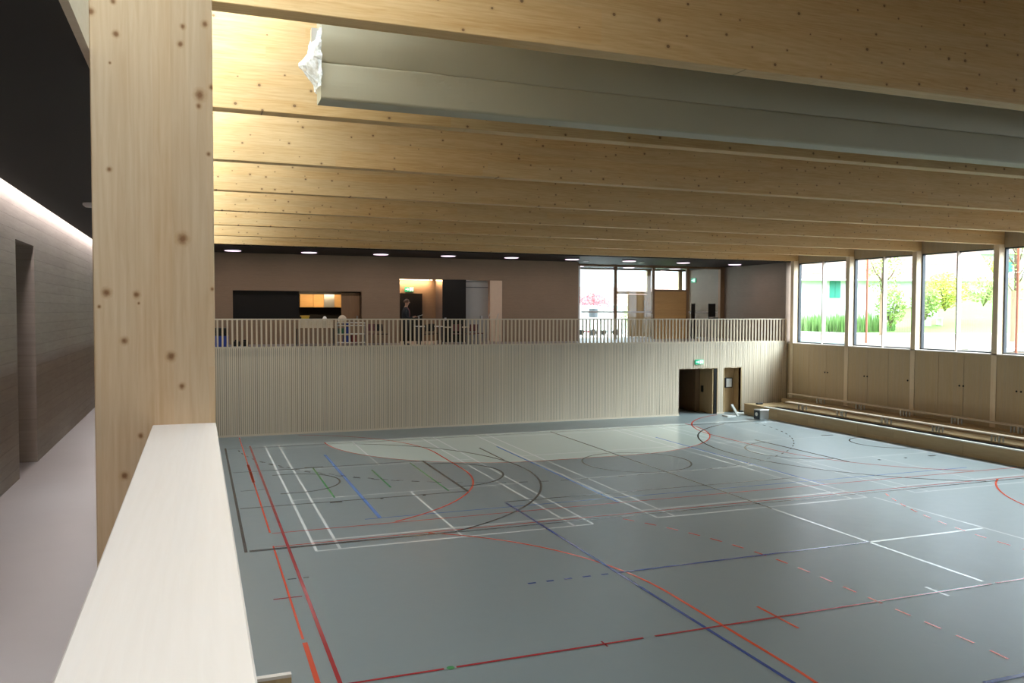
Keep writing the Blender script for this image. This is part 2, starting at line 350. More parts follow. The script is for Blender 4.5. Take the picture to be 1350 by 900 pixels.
# ------------------------------------------------------------------ setting
floor = S('floor', M['floor'], -.3, 26.6, YB, 36, -.2, 0.0)
S('floor', M['screed'], -1.9, -.02, YB, 32.42, GZ-.3, GZ)                     # near gallery
S('floor', M['screed'], -1.6, 27.0, 32.42, 41.2, GZ-.3, GZ-.0)                 # far gallery
def wall_with_hole_x(name, m_, x0, x1, ys, z0, z1, holes):   # wall thick in x, running in y; holes (y0,y1,z0,z1) full
    mb = MB(); y = ys[0]
    for (a, b, c, d) in sorted(holes):
        mb.box(x0, x1, y, a, z0, z1)
        if c > z0: mb.box(x0, x1, a, b, z0, c)
        if d < z1: mb.box(x0, x1, a, b, d, z1)
        y = b
    mb.box(x0, x1, y, ys[1], z0, z1)
    return mb.build(name, m_, kind='structure')
def wall_with_hole_y(name, m_, y0, y1, xs, z0, z1, holes):
    mb = MB(); x = xs[0]
    for (a, b, c, d) in sorted(holes):
        mb.box(x, a, y0, y1, z0, z1)
        if c > z0: mb.box(a, b, y0, y1, z0, c)
        if d < z1: mb.box(a, b, y0, y1, d, z1)
        x = b
    mb.box(x, xs[1], y0, y1, z0, z1)
    return mb.build(name, m_, kind='structure')
wall_left = wall_with_hole_x('wall_left', M['concL'], -1.75, -1.43, (YB, 36.2), GZ, 7.3, [(8.02, 8.86, GZ, 5.33)])
d1 = S('door_1', M['concL'], -2.3, -1.75, 7.9, 9.0, GZ, 5.45)
box('door_leaf', M['brownwood'], -1.76, -1.72, 8.02, 8.86, GZ+.01, 5.33, parent=d1)
# near gallery ceiling with the light slot along the concrete wall
S('ceiling', M['black'], -1.31, -.385, YB, 32.4, 5.675, 5.95)
S('ceiling', M['whitep'], -1.43, -1.31, YB, 32.4, 5.90, 5.95)
st = thing('strip_light', (-1.37, 12, 5.80), 'bright linear lamp hidden in the slot along the top of the concrete wall', 'lamp')
MB().box(-1.40, -1.34, YB, 32.0, 5.80, 5.83).build('tube', M['striplamp'], st)
MB().box(-1.41, -1.33, YB, 32.0, 5.83, 5.875).build('housing', M['whitep'], st)
# fascia over the near gallery edge, upper part coloured near white to look lit
S('trim_1', M['rail'], -.385, -.357, YB, 32.4, 5.675, 5.95)
S('trim_2', M['whitewood'], -.385, -.365, YB, 32.4, 5.95, 9.1)
# wall of the hall under the near gallery
wall_below = S('wall_gallery', M['slatgap'], -.06, -.02, YB, YF, 0, GZ)
mb = MB()
y = YB
while y < YF-.1:
    mb.box(-.02, 0.0, y, y+.05, 0.08, GZ); y += .0735
mb.build('slat_cladding', M['panel'], wall_below, kind='stuff')
S('wall_rear', M['concE'], -1.75, 27.1, YB-.3, YB, 0, 9.1)

# far lower wall: backing, slats, openings
DX0, DX1, NX0, NX1, DH = 20.43, 22.46, 22.85, 23.77, 2.11
WT = 3.31
wf = wall_with_hole_y('wall_far', M['slatgap'], YF+.02, YF+.18, (-1.75, 26.6), 0, WT-.01, [(DX0, DX1, 0, DH), (NX0, NX1, 0, DH)])
mb = MB(); x = 0.02; R2 = random.Random(3)
while x < 26.38:
    wd = R2.choice((.046, .05, .054)); x1 = min(x+wd, 26.38)
    dpt = R2.choice((0, 0, .004))
    zb = .075
    if x1 > DX0 and x < DX1 or x1 > NX0 and x < NX1: zb = DH
    mb.box(x, x1, YF-dpt, YF+.02, zb, WT)
    x += .0735
mb.build('slat_cladding', M['slat'], wf, kind='stuff')
for a, b in ((0.0, DX0), (DX1, NX0), (NX1, 23.6)): box('skirting_board', M['slat'], a, b, YF-.012, YF+.02, 0, .07, parent=wf)
MB().box(-.3, 26.38, YF-.005, YF+.14, WT, WT+.02).build('ledge', M['rail'], wf)

# door opening to the changing rooms
d2 = S('door_2', M['doorwood'], DX0-.03, DX0, YF+.0, YF+.18, 0, DH)
MB().box(DX0-.03, DX1+.03, YF+.0, YF+.18, DH, DH+.03).box(DX1, DX1+.03, YF, YF+.18, 0, DH).build('frame', M['doorwood'], d2)
MB().box(22.31, 22.45, YF+.02, YF+.1, 0, DH).build('black_edge', M['blackp'], d2)
MB().box(22.24, 22.29, YF+.05, YF+1.08, 0.01, DH-.02).build('door_leaf', M['doorwood'], d2)
MB().box(22.215, 22.24, YF+.78, YF+.95, .95, 1.25).build('handle', M['blackp'], d2)
S('wall_lobby', M['brownwood'], 22.0, 22.5, YF+1.1, 34.9, 0, 2.6)
S('wall_lobby', M['blackp'], 19.6, 22.5, 34.9, 35.0, 0, 2.6)  # wall painted black to stand in for the dark opening behind
S('wall_lobby', M['brownwood'], 19.5, 19.6, YF+.18, 35.0, 0, 2.6)
S('wall_lobby', M['brownwood'], 22.5, 22.6, YF+.18, 35.0, 0, 2.6)
S('ceiling', M['black'], 19.5, 24.5, YF+.18, 35.0, 2.6, 2.7)
# niche with a board
nb = S('wall_niche', M['doorwood'], NX0-.05, NX1+.05, YF+.52, YF+.56, 0, 2.4)
MB().box(NX0-.04, NX0, YF+.0, YF+.52, 0, DH).box(NX0-.04, NX1+.04, YF, YF+.52, DH, DH+.04).build('lining', M['doorwood'], nb)
MB().box(NX1, NX1+.04, YF+.0, YF+.52, 0, DH).build('side_panel', M['doorwood'], nb)
nbx = thing('notice_board', (23.3, YF+.5, 1.18), 'small dark framed white notice board inside the wall niche right of the door', 'board')
MB().box(23.22, 23.62, YF+.44, YF+.51, 1.15, 1.62).build('frame', M['darkmetal'], nbx)
MB().box(23.27, 23.56, YF+.41, YF+.44, 1.19, 1.58).build('sheet', M['whitep'], nbx)

# window wall on the right -------------------------------------------------
wr = S('wall_right', M['slatgap'], XW+.05, XW+.42, YB, YF+.3, -.1, 3.23)
edges = [YB]+sorted([b for b in BY]+[b+BW for b in BY])+[YF]
for i in range(0, len(edges), 2):
    a, b = edges[i], edges[i+1]
    n = 3 if b-a > 3 else 1
    for k in range(n):
        ya, yb = a+(b-a)*k/n, a+(b-a)*(k+1)/n
        box('panel', M['panel'], XW+.02, XW+.05, ya+.006, yb-.006, .02, 3.23, parent=wr)
S('trim_3', M['pale'], XW, XW+.40, YB, YF, 3.23, 3.27)            # sill shelf
mb = MB()
for y0 in (29.76, 27.4, 25.05, 22.7, 20.4, 18.05, 15.7):
    for dy in (-.085, .085):
        dd = .13 if abs(y0-25.05) < .01 else abs(dy)
        yy = y0+(dd if dy > 0 else -dd)
        mb.lathe((0, 0, 0), [(0, 0)], 3) if False else None
        c = []
        for xx in (XW+.004, XW+.024):
            c += [(xx, yy+.035*math.cos(2*PI*k/10), 2.02+.035*math.sin(2*PI*k/10)) for k in range(10)]
        MB().add(c, [tuple(range(10))]+[(k, (k+1) % 10, (k+1) % 10+10, k+10) for k in range(10)]).build('finger_hole', M['blackp'], wr)
S('trim_4', M['panel'], XW+.25, XW+.42, YB, YF, 7.03, 9.1)        # lintel over the windows
# bays
bays = []
yy = sorted(BY)
for i in range(len(yy)-1): bays.append((yy[i]+BW, yy[i+1]))
bays.append((yy[-1]+BW, YF+.0))
bays = bays[::-1]
n = 1
for (a, b) in bays:
    if b-a < 1: continue
    wdw = MB().box(XW+.28, XW+.42, a, a+.05, 3.27, 7.03).box(XW+.28, XW+.42, b-.05, b, 3.27, 7.03).box(XW+.28, XW+.42, a, b, 3.27, 3.32).box(XW+.28, XW+.42, a, b, 6.98, 7.03).build('window_%d' % n, M['darkmetal'], kind='structure')
    mid = (a+b)/2
    MB().box(XW+.22, XW+.40, mid-.03, mid+.03, 3.27, 7.03).build('mullion', M['pale'], wdw)
    for (c, d) in ((a+.05, mid-.03), (mid+.03, b-.05)):
        MB().box(XW+.33, XW+.345, c, d, 3.32, 6.98).build('pane', M['glass'], wdw)
    n += 1
S('wall_right_end', M['panel'], XW+.3, XW+.42, YF-.2, YF+.02, 3.23, 7.2)
# posts and beams
order = ['farthest', 'second farthest', 'third farthest', 'fourth farthest', 'fifth from the far gallery']
for i, y0 in enumerate(BY):
    seen = y0 > 15
    k = len(BY)-1-i
    lab = {0: 'timber window post in the far corner where the balustrade ends', 1: 'timber window post between the first and second window bays from the far corner',
           2: 'timber window post between the second and third window bays from the far corner', 3: 'timber window post at the right edge of the photo beside the fourth window bay'}.get(k, 'timber window post beyond the right edge of the photo, number %d from the far corner' % (k+1))
    p = MB().box(XW, XW+.44, y0, y0+BW, 0, BZ).build('window_post', M['post'], origin=(XW+.2, y0+.1, 0), bevel=.006)
    tag(p, lab, 'post', None if k < 4 else 'window posts outside the frame')
blab = {6: 'light spruce roof beam across the top of the photo, nearest, in front of the grey curtain', 7: 'light spruce roof beam directly behind the folded grey curtain'}
nth = {8: 'third', 9: 'fourth', 10: 'fifth', 11: 'sixth', 12: 'seventh'}
for i, y0 in enumerate(BY):
    # i=5 is y0=6.95
    vis = i-5
    if vis < 0: lab, g = 'spruce roof beam overhead outside the frame, number %d before the nearest visible one' % -vis, 'roof beams outside the frame'
    elif vis == 0: lab, g = 'light spruce roof beam nearest the viewer, crossing the top right in front of the curtain', 'glued spruce roof beams'
    elif vis == 1: lab, g = 'spruce roof beam directly behind the folded grey curtain', 'glued spruce roof beams'
    elif vis == 7: lab, g = 'farthest roof beam, along the edge of the black gallery ceiling', 'glued spruce roof beams'
    else:
        lab = '%s roof beam behind the folded grey curtain, golden spruce with small knots' % {2: 'second', 3: 'third', 4: 'fourth', 5: 'fifth', 6: 'sixth'}[vis]; g = 'glued spruce roof beams'
    p = MB().box(-.357, XW+.44, y0, y0+BW, BZ, BT).build('roof_beam', M['beam'], origin=(13, y0+.1, BZ), bevel=.006)
    tag(p, lab, 'beam', g)
# gallery columns on the left
for i, y0 in enumerate(BY):
    yc = y0
    if i < 4: continue
    if i == 4:
        c = MB().box(-.357, .061, COLY, COLY+BW, 0, BZ).build('timber_column', M['column'], origin=(COLX, COLY, 0), bevel=.004)
        tag(c, 'tall spruce column with dark knots standing at the pale parapet in the left foreground', 'column')
    else:
        c = MB().box(-.357, .061, yc, yc+BW, 0, BZ).build('timber_column', M['post'], origin=(COLX, yc, 0))
        tag(c, 'spruce gallery column hidden behind the knotty foreground column, number %d behind it' % (i-4), 'column', 'hidden gallery columns')
# roof with rooflight strip along the near gallery
RX = 1.45
S('ceiling', M['roof'], RX, XW+.5, YB, YF+.2, BT, BT+.15)
S('trim_5', M['whitewood'], RX, RX+.05, YB, YF, BT+.15, BT+.4)
rl = S('window_rooflight', M['whitep'], -.385, -.335, YB, YF, 9.1, 9.14)
MB().box(RX, RX+.05, YB, YF, 9.1, 9.14).build('frame', M['whitep'], rl)
yv = YB
while yv < YF-1:
    y2 = min(yv+3.58, YF)
    MB().box(-.33, RX, yv+.03, y2-.03, 9.11, 9.125).build('pane', M['glass'], rl)
    MB().box(-.33, RX, y2-.03, y2+.03, 9.09, 9.14).build('glazing_bar', M['whitep'], rl)
    yv = y2
# far gallery ceiling and shell
S('ceiling', M['black'], -1.75, 27.0, 32.24, 41.3, 7.10, 7.3)
S('wall_gallery_top', M['roof'], -1.75, 27.0, 32.24, 32.4, 7.3, 9.1)
wb = wall_with_hole_y('wall_back', M['concB'], 36.2, 36.45, (-1.75, 17.13), GZ, 7.12, [(1.36, 6.70, GZ+1.0, 5.55), (8.39, 13.2, GZ, 6.13)])
S('wall_back_return', M['concB'], 17.05, 17.13, 36.45, 37.8, GZ, 7.12)
S('wall_end', M['concE'], 26.45, 26.75, 32.62, 41.2, GZ, 7.12)
# kitchen behind the hatch
kt = S('wall_kitchen', M['blackp'], .8, 7.4, 38.9, 39.0, GZ, 5.8)
S('wall_kitchen', M['brownwood'], 7.3, 7.4, 36.45, 38.9, GZ, 5.8)
S('wall_kitchen', M['blackp'], .8, .9, 36.45, 38.9, GZ, 5.8)
S('ceiling', M['blackp'], .8, 7.4, 36.45, 39.0, 5.62, 5.8)
shut = box('hatch_shutter', M['blackp'], 1.36, 4.06, 36.46, 36.50, 4.30, 5.55); tag(shut, 'wide black sliding shutter closing the left half of the kitchen hatch', 'shutter')
kd = thing('serving_door', (6.25, 36.3, 4.3), 'brown wooden leaf closing the right end of the kitchen hatch', 'door')
MB().box(5.86, 6.66, 36.46, 36.5, 4.30, 5.50).build('panel', M['brownwood'], kd)
MB().box(6.5, 6.58, 36.42, 36.46, 4.38, 4.50).build('handle', M['metal'], kd)
kc = thing('wall_cabinets', (5.2, 38.6, 4.86), 'row of lit light wood wall cabinets seen through the kitchen hatch', 'cabinet')
xs = [4.32, 4.92, 5.40, 5.86, 6.20]
for a, b in zip(xs[:-1], xs[1:]):
    if a == 5.40: MB().box(a, b, 38.45, 38.9, 4.87, 5.46).build('extractor_hood', M['metal'], kc)
    else: MB().box(a+.008, b-.008, 38.5, 38.9, 4.87, 5.46).build('cabinet_door', M['warmwood'], kc)
area('kitchen_lamp', (5.2, 37.7, 5.6), (0, .5, -1), 1.8, .3, power=9, color=(1, .72, .42), xaxis=(1, 0, 0))
cn = box('kitchen_counter', M['blackp'], .95, 7.2, 38.3, 38.88, GZ, 4.2); tag(cn, 'black kitchen worktop block under the lit cabinets behind the hatch', 'counter')
# recess with black door and warm cove
rc = S('wall_recess', M['concB'], 8.2, 10.6, 38.2, 38.35, GZ, 6.3)
S('wall_recess', M['concB'], 8.2, 8.39, 36.45, 38.2, GZ, 6.3)
mb = MB(); mb.bar((10.35, 38.3, 4.8), (12.6, 41.0, 4.8), .1, 3.0); mb.build('wall_recess', M['concB'], kind='structure')
S('wall_recess', M['concB'], 13.2, 13.4, 36.45, 41, GZ, 6.3)
S('ceiling', M['concB'], 8.2, 13.4, 36.45, 41.0, 6.25, 6.4)
wl = thing('cove_light', (9.4, 38.1, 6.2), 'warm glowing cove lamp along the top of the lit recess above the exit sign', 'lamp')
MB().bar((8.4, 38.12, 6.2), (10.25, 38.12, 6.2), .05, .05).build('tube', M['warmstrip'], wl)
MB().bar((10.32, 38.1, 6.2), (12.4, 40.6, 6.2), .05, .05).build('tube', M['warmstrip'], wl)
area('cove_lamp', (9.4, 38.0, 6.18), (0, .15, -1), 1.8, .1, power=9, color=(1, .62, .34), xaxis=(1, 0, 0))
area('cove_lamp', (11.2, 39.1, 6.18), (0, 0, -1), 1.0, .2, power=5, color=(1, .62, .34), xaxis=(.64, .77, 0))
d3 = S('door_3', M['blackp'], 8.86, 9.92, 38.12, 38.2, GZ, 5.54)
MB().box(9.72, 9.78, 38.09, 38.12, 4.3, 4.45).build('handle', M['metal'], d3)
bl = thing('black_door_leaf', (11, 36.0, GZ), 'tall black door leaf standing open beside the lit recess on the gallery', 'door')
MB().bar((10.34, 36.16, (GZ+6.13)/2+.01), (11.36, 35.85, (GZ+6.13)/2+.01), .06, 6.13-GZ).build('panel', M['blackp'], bl)
MB().box(10.42, 10.5, 36.04, 36.1, 4.3, 4.42).build('handle', M['metal'], bl)
d4 = S('door_4', M['greyp'], 11.4, 12.62, 36.42, 36.5, GZ, 6.12)
MB().box(11.45, 12.6, 36.4, 36.42, 5.80, 5.83).build('door_joint', M['darkmetal'], d4)
MB().box(12.25, 12.33, 36.35, 36.42, 4.35, 4.5).build('handle', M['metal'], d4)
bd = box('beige_door_leaf', M['beigep'], 12.62, 13.2, 36.12, 36.18, GZ+.01, 6.13); tag(bd, 'pale beige door leaf folded back right of the black door leaf', 'door')

# glass partition and foyer
gp = S('window_partition', M['brownwood'], 17.83, 26.42, 37.68, 37.78, 7.0, 7.1)
PX = [17.88, 19.95, 22.15, 24.2]
MB().box(17.13, 17.95, 37.7, 37.78, GZ, 7.1).build('post', M['whitep'], gp)
for px_ in PX[1:]: MB().box(px_-.06, px_+.06, 37.66, 37.8, GZ, 7.1).build('post', M['brownwood'], gp)
MB().box(26.2, 26.45, 37.6, 37.8, GZ, 7.1).build('post', M['brownwood'], gp)
PE = [17.95]+[p for p in PX[1:]]+[26.2]
for i, (a, b) in enumerate(zip(PE[:-1], PE[1:])):
    if i == 2:
        MB().box(a+.06, b-.06, 37.72, 37.76, 5.78, 5.88).build('transom', M['brownwood'], gp)
        MB().box(a+.06, b-.06, 37.73, 37.745, 5.88, 7.0).build('pane', M['glass'], gp)
        MB().box(a+.06, b-.06, 37.70, 37.78, GZ, 5.78).build('timber_panel', M['warmwood'], gp)
    else:
        MB().box(a+.06, b-.06, 37.73, 37.745, GZ, 7.0).build('pane', M['glass'], gp)
        MB().box(a+.06, b-.06, 37.722, 37.728, 4.66, 4.74).build('marking_strip', M['whitep'], gp)
fw = S('wall_foyer', M['brownwood'], 17.0, 26.5, 41.0, 41.15, 7.02, 7.12)
S('wall_foyer_side', M['concE'], 16.9, 17.05, 37.8, 41.2, GZ, 7.12)
we = MB().box(19.0, 19.5, 41.0, 41.12, GZ, 7.05).box(21.66, 21.78, 41, 41.12, GZ, 7.05).box(23.68, 23.92, 40.98, 41.12, GZ, 7.05).box(25.76, 25.98, 41, 41.12, 5.68, 7.05).box(26.3, 26.45, 41, 41.12, GZ, 7.05).box(21.78, 23.7, 41, 41.12, 5.70, 5.84).box(23.9, 26.4, 41, 41.12, 5.70, 5.84).box(17.0, 19.0, 41, 41.12, GZ, 7.05).build('window_foyer', M['doorwood'], kind='structure')
for a, b, c, d in ((19.5, 21.66, GZ, 7.02), (21.78, 23.7, 5.84, 7.02), (23.92, 25.76, 5.84, 7.02), (25.98, 26.3, GZ, 7.02), (21.78, 22.45, GZ, 5.70)):
    MB().box(a, b, 41.05, 41.065, c, d).build('pane', M['glass'], we)
MB().box(23.92, 25.98, 41.0, 41.1, GZ, 5.7).build('panel', M['doorwood'], we)
fd = thing('foyer_door', (23.1, 40.98, GZ), 'pale wooden entrance door of the foyer seen through the glass partition', 'door')
MB().box(22.47, 23.66, 40.98, 41.06, GZ+.01, 5.68).build('panel', M['doorwood'], fd)
MB().tube([(23.45, 40.93, 4.7), (23.45, 40.9, 4.75), (23.45, 40.9, 5.3), (23.45, 40.93, 5.35)], .025).build('handle', M['metal'], fd)

# ------------------------------------------------------------------ parapet in the foreground
CZ = 4.74-.433
pp = thing('parapet', (-.05, -1, GZ), 'pale wooden gallery parapet running from the foreground to the knotty column', 'parapet')
MB().box(-.163, .061, YB+.2, COLY-.002, CZ-.05, CZ).build('cap', M['pale'], pp, bevel=.003)
MB().box(-.11, .02, YB+.2, COLY-.002, GZ+.002, CZ-.05).build('body', M['panel'], pp)
pys = [COLY]+[b for b in BY if b > 4]
for a, b in zip(pys[:-1], pys[1:]):
    MB().box(-.163, .061, a+BW+.003, b-.003, CZ-.05, CZ).build('cap', M['pale'], pp)
    MB().box(-.11, .02, a+BW+.003, b-.003, GZ+.002, CZ-.05).build('body', M['panel'], pp)
# open cupboard leaf seen past the parapet edge
cl = thing('cupboard_leaf', (.3, 6.0, 0), 'pale wooden door leaf top right of the parapet at the bottom edge', 'door')
MB().box(0.01, .60, 6.0, 6.045, .02, 2.14).build('panel', M['doorwood'], cl)
MB().box(0.01, .60, 5.998, 6.047, 2.12, 2.142).build('edge_strip', M['pale'], cl)

# ------------------------------------------------------------------ balustrade of the far gallery
bal = thing('balustrade', (13, YF+.05, WT+.02), 'long pale wooden balustrade of upright slats along the far gallery', 'railing')
MB().box(.07, 26.38, YF+.03, YF+.10, 4.36, 4.41).build('top_rail', M['rail'], bal)
MB().box(.07, 26.38, YF+.04, YF+.09, WT+.02, WT+.045).build('bottom_rail', M['rail'], bal)
b0 = None; x = .12; nb_ = 0
while x < 26.36:
    if b0 is None:
        b0 = MB().box(x, x+.062, YF+.045, YF+.085, WT+.045, 4.36).build('baluster', M['balus'], bal)
    else:
        o = b0.copy(); COL.objects.link(o); o.parent = bal; o.location = (.1735*nb_, 0, 0)
    nb_ += 1; x += .1735

# ------------------------------------------------------------------ folded divider curtain
cu = thing('divider_curtain', (13, 9.2, 6.98), 'folded olive-grey divider curtain hanging in a long pack between two roof beams', 'curtain')
def fold(z0, z1, y0, y1, bulge, seed, x0=1.25, x1=26.2, sag=.0):
    mb_ = MB(); nx = 160; r = .03
    prof = []
    def arc(cy, cz, a0, a1, k=4):
        return [(cy+r*math.cos(math.radians(a0+(a1-a0)*i/k)), cz+r*math.sin(math.radians(a0+(a1-a0)*i/k))) for i in range(k+1)]
    prof += arc(y0+r, z0+r, 270, 180)
    for i in range(1, 8):
        t_ = i/8; prof.append((y0-bulge*(1-t_), z0+r+(z1-z0-2*r)*t_))
    prof += arc(y0+r, z1-r, 180, 90); prof += arc(y1-r, z1-r, 90, 0); prof += arc(y1-r, z0+r, 0, -90)
    b = 0; npf = len(prof)
    for i in range(nx+1):
        u = i/nx; xx = x0+(x1-x0)*(u**1.6)
        for (yy_, zz_) in prof:
            q = Vector((xx*.8+seed, zz_*2.5, seed)); dn = noise.noise(q)*.012+noise.noise(Vector((xx*1.2+zz_*1.5, zz_*2-xx*.8, seed)))*.02*math.exp(-(xx-x0)*.35)+max(0, 1-abs((xx-x0-.35)-(7.95-zz_)*1.5)/.3)*(-.045)*math.exp(-(xx-x0)*.6)
            near = math.exp(-(xx-x0)*.25)
            front = 1 if yy_ < (y0+y1)/2 else 0
            mb_.v.append((xx, yy_+front*dn*(.4+near), zz_+noise.noise(Vector((xx*.5, seed, zz_)))*.004))
    for i in range(nx):
        for k in range(npf):
            mb_.f.append((i*npf+k, i*npf+(k+1) % npf, (i+1)*npf+(k+1) % npf, (i+1)*npf+k))
    mb_.f.append(tuple(range(npf))[::-1]); mb_.f.append(tuple(nx*npf+k for k in range(npf)))
    return mb_
fold(6.99, 7.385, 9.06, 9.38, .0, 3.1).build('lower_fold', M['curtain'], cu, smooth=False)
fold(7.375, 8.5, 9.06, 9.36, .055, 9.7).build('upper_fold', M['curtain'], cu, smooth=True)
mb = MB(); nu, nv = 14, 16                                    # crumpled film at the left end
for i in range(nu+1):
    for j in range(nv+1):
        u = i/nu; v = j/nv
        a = PI*u
        rad = (.03+.15*max(0, math.sin(PI*v))**1.6)*(1+.5*noise.noise(Vector((u*3, v*4, 1))))
        mb.v.append((1.25-rad*math.sin(a)+.03*noise.noise(Vector((u*9, v*7, 2))), 9.2-.2*math.cos(a)+.03*noise.noise(Vector((u*8, v*9, 5))), 7.12+.6*v+.02*noise.noise(Vector((u*9, v*9, 8)))))
for i in range(nu):
    for j in range(nv): mb.f.append((i*(nv+1)+j, (i+1)*(nv+1)+j, (i+1)*(nv+1)+j+1, i*(nv+1)+j+1))
mb.build('plastic_wrap', M['film'], cu)
MB().box(1.16, 1.25, 9.1, 9.2, 7.60, 7.74).build('bracket', M['metal'], cu)

# ------------------------------------------------------------------ downlights in the far gallery ceiling
DL = [(1.3, 34.2), (4.2, 34.1), (7.1, 34.05), (9.95, 33.9), (12.8, 33.85), (15.7, 33.85), (18.65, 33.95), (21.65, 34.1), (24.75, 34.35)]
DL2 = [(18.4, 38.9), (21.4, 39.0), (24.3, 39.1)]
words = ['leftmost', 'second from the left', 'third from the left', 'fourth from the left', 'fifth from the left', 'sixth from the left', 'seventh from the left', 'eighth from the left', 'rightmost']
def downlight(x, y, lab, grp, r=.31):
    t_ = thing('ceiling_light', (x, y, 7.04), lab, 'lamp', grp)
    MB().lathe((x, y, 0), [(r, 7.1), (r+.03, 7.085), (r+.03, 7.05), (r, 7.05)], 20).build('rim', M['darkmetal'], t_)
    MB().lathe((x, y, 0), [(r-.005, 7.055), (r-.005, 7.035), (r-.03, 7.03)], 20).build('diffuser', M['lampon'], t_)
    l = bpy.data.lights.new('ceiling_lamp', 'AREA'); l.shape = 'DISK'; l.size = 2*r-.1; l.energy = 3.6; l.color = (1, .85, .78)
    o = bpy.data.objects.new('ceiling_lamp', l); COL.objects.link(o); o.parent = t_; o.location = (0, 0, -.02)
for (x, y), wd in zip(DL, words): downlight(x, y, 'round white ceiling light in the front gallery row, %s' % wd, 'round lights over the far gallery')
for (x, y), wd in zip(DL2, ('left', 'middle', 'right')): downlight(x, y, 'round white foyer ceiling light behind the glass partition, %s of three' % wd, 'round lights in the foyer')
for (x, y), wd in zip(((17.1, 35.3), (20.1, 35.4)), ('left', 'right')):
    t_ = box('smoke_detector', M['lampdim'], x-.12, x+.12, y-.12, y+.12, 7.07, 7.10); tag(t_, 'small pale ceiling fitting between the round gallery lights, %s one' % wd, 'detector')
t_ = MB().lathe((-.87, 8.2, 5.64), [(.05, 0), (.07, .02), (.07, .035)], 14).build('smoke_detector', M['lampdim'], origin=(-.87, 8.2, 5.64)); tag(t_, 'small fitting on the black ceiling of the near corridor', 'detector')

# ------------------------------------------------------------------ exit signs
def exit_sign(x, y, z, w_, h_, lab, face='y', thick=.06):
    t_ = thing('exit_sign', (x, y, z), lab, 'sign')
    def q(mb_, u0, u1, v0, v1, d0, d1):
        if face == 'y': mb_.box(x+u0*w_, x+u1*w_, y-d1, y-d0, z+v0*h_, z+v1*h_)
        else: mb_.box(x-d1, x-d0, y-u1*w_, y-u0*w_, z+v0*h_, z+v1*h_)
        return mb_
    q(MB(), -.5, .5, 0, 1, -.0, thick).build('case', M['signgreen'], t_)
    e = thick; g = MB()
    q(g, .02, .12, .12, .88, e, e+.006); q(g, .36, .44, .12, .88, e, e+.006); q(g, .02, .44, .8, .88, e, e+.006)      # doorway
    q(g, .2, .28, .62, .78, e, e+.006); q(g, .14, .3, .34, .62, e, e+.006); q(g, .12, .2, .14, .4, e, e+.006); q(g, .26, .34, .14, .4, e, e+.006)  # runner
    q(g, -.44, -.18, .42, .58, e, e+.006)
    for s_ in range(5): q(g, -.2+s_*.03, -.17+s_*.03, .5-.3*(1-s_/5), .5+.3*(1-s_/5), e, e+.006)                        # arrow
    g.build('pictogram', M['signwhite'], t_)
exit_sign(21.45, YF-.01, 2.32, .42, .22, 'green and white exit sign on the slatted wall above the hall door')
exit_sign(9.3, 38.195, 5.62, .42, .22, 'green and white exit sign above the black door in the warm recess')
exit_sign(26.44, 40.5, 6.38, .42, .24, 'green and white exit sign on the concrete end wall behind the glass', face='x')

# ------------------------------------------------------------------ low wall, benches
LX = 23.65
lw = thing('low_wall', (LX, 20, 0), 'low wooden plank wall with a white top edge along the right side of the floor', 'wall')
yb = 31.95; k = 0
while yb > YB+.3:
    ya = max(yb-2.35, YB+.3)
    MB().box(LX, LX+.03, ya+.004, yb-.004, .0, .46).build('board', M['lowwall'], lw)
    yb = ya
MB().box(LX+.03, LX+.11, YB+.3, 31.95, 0, .46).build('core', M['lowwall'], lw)
MB().box(LX-.005, LX+.13, YB+.3, 30.55, .46, .50).build('cap', M['whitewood'], lw)
MB().box(LX-.002, LX+.13, 30.56, 31.98, .46, .49).build('end_cap', M['lowwall'], lw)
pf = thing('seating_platform', (25, 15, 0), 'stepped platform under the benches behind the low wall, black block for the dark gap', 'platform')
MB().box(LX+.135, 24.44, YB+.3, 30.58, 0, .44).build('gap_shade_block', M['darkstep'], pf)  # solid block coloured near black, painting the darkness of a gap
MB().box(24.45, 25.70, YB+.3, 31.88, 0, .46).build('lower_step', M['lowwall'], pf)
MB().box(25.70, XW-.01, YB+.3, 31.88, 0, .66).build('upper_step', M['lowwall'], pf)
MB().box(LX+.135, 24.448, 30.6, 31.88, 0, .49).build('end_top', M['lowwall'], pf)
MB().box(LX+.135, 26.38, 31.9, 31.98, 0, .46).build('end_board', M['lowwall'], pf)
def bench_row(x0, x1, z, base, ys, yend, lab):
    t_ = thing('bench', ((x0+x1)/2, 15, base), lab, 'bench', 'long benches along the window wall')
    y = yend
    while y > YB+1:
        y2 = max(y-4.7, YB+.5)
        MB().box(x0, x1, y2+.005, y-.005, z-.045, z).build('seat', M['bench'], t_); y = y2
    for yl in ys:
        for dy in (-.14, .14):
            mb_ = MB()
            for xx in (x0+.05, x1-.05): mb_.box(xx-.02, xx+.02, yl+dy-.02, yl+dy+.02, base, z-.045)
            mb_.box(x0+.05, x1-.05, yl+dy-.015, yl+dy+.015, z-.085, z-.045)
            mb_.build('bracket', M['metal'], t_)
bench_row(24.52, 24.80, .73, .465, [29.2-2.36*k for k in range(0, 16)], 30.2, 'front pale wooden bench on metal brackets behind the low wall')
bench_row(25.78, 26.04, .93, .665, [29.5-2.36*k for k in range(0, 16)], 31.6, 'rear pale wooden bench against the panelled window wall')

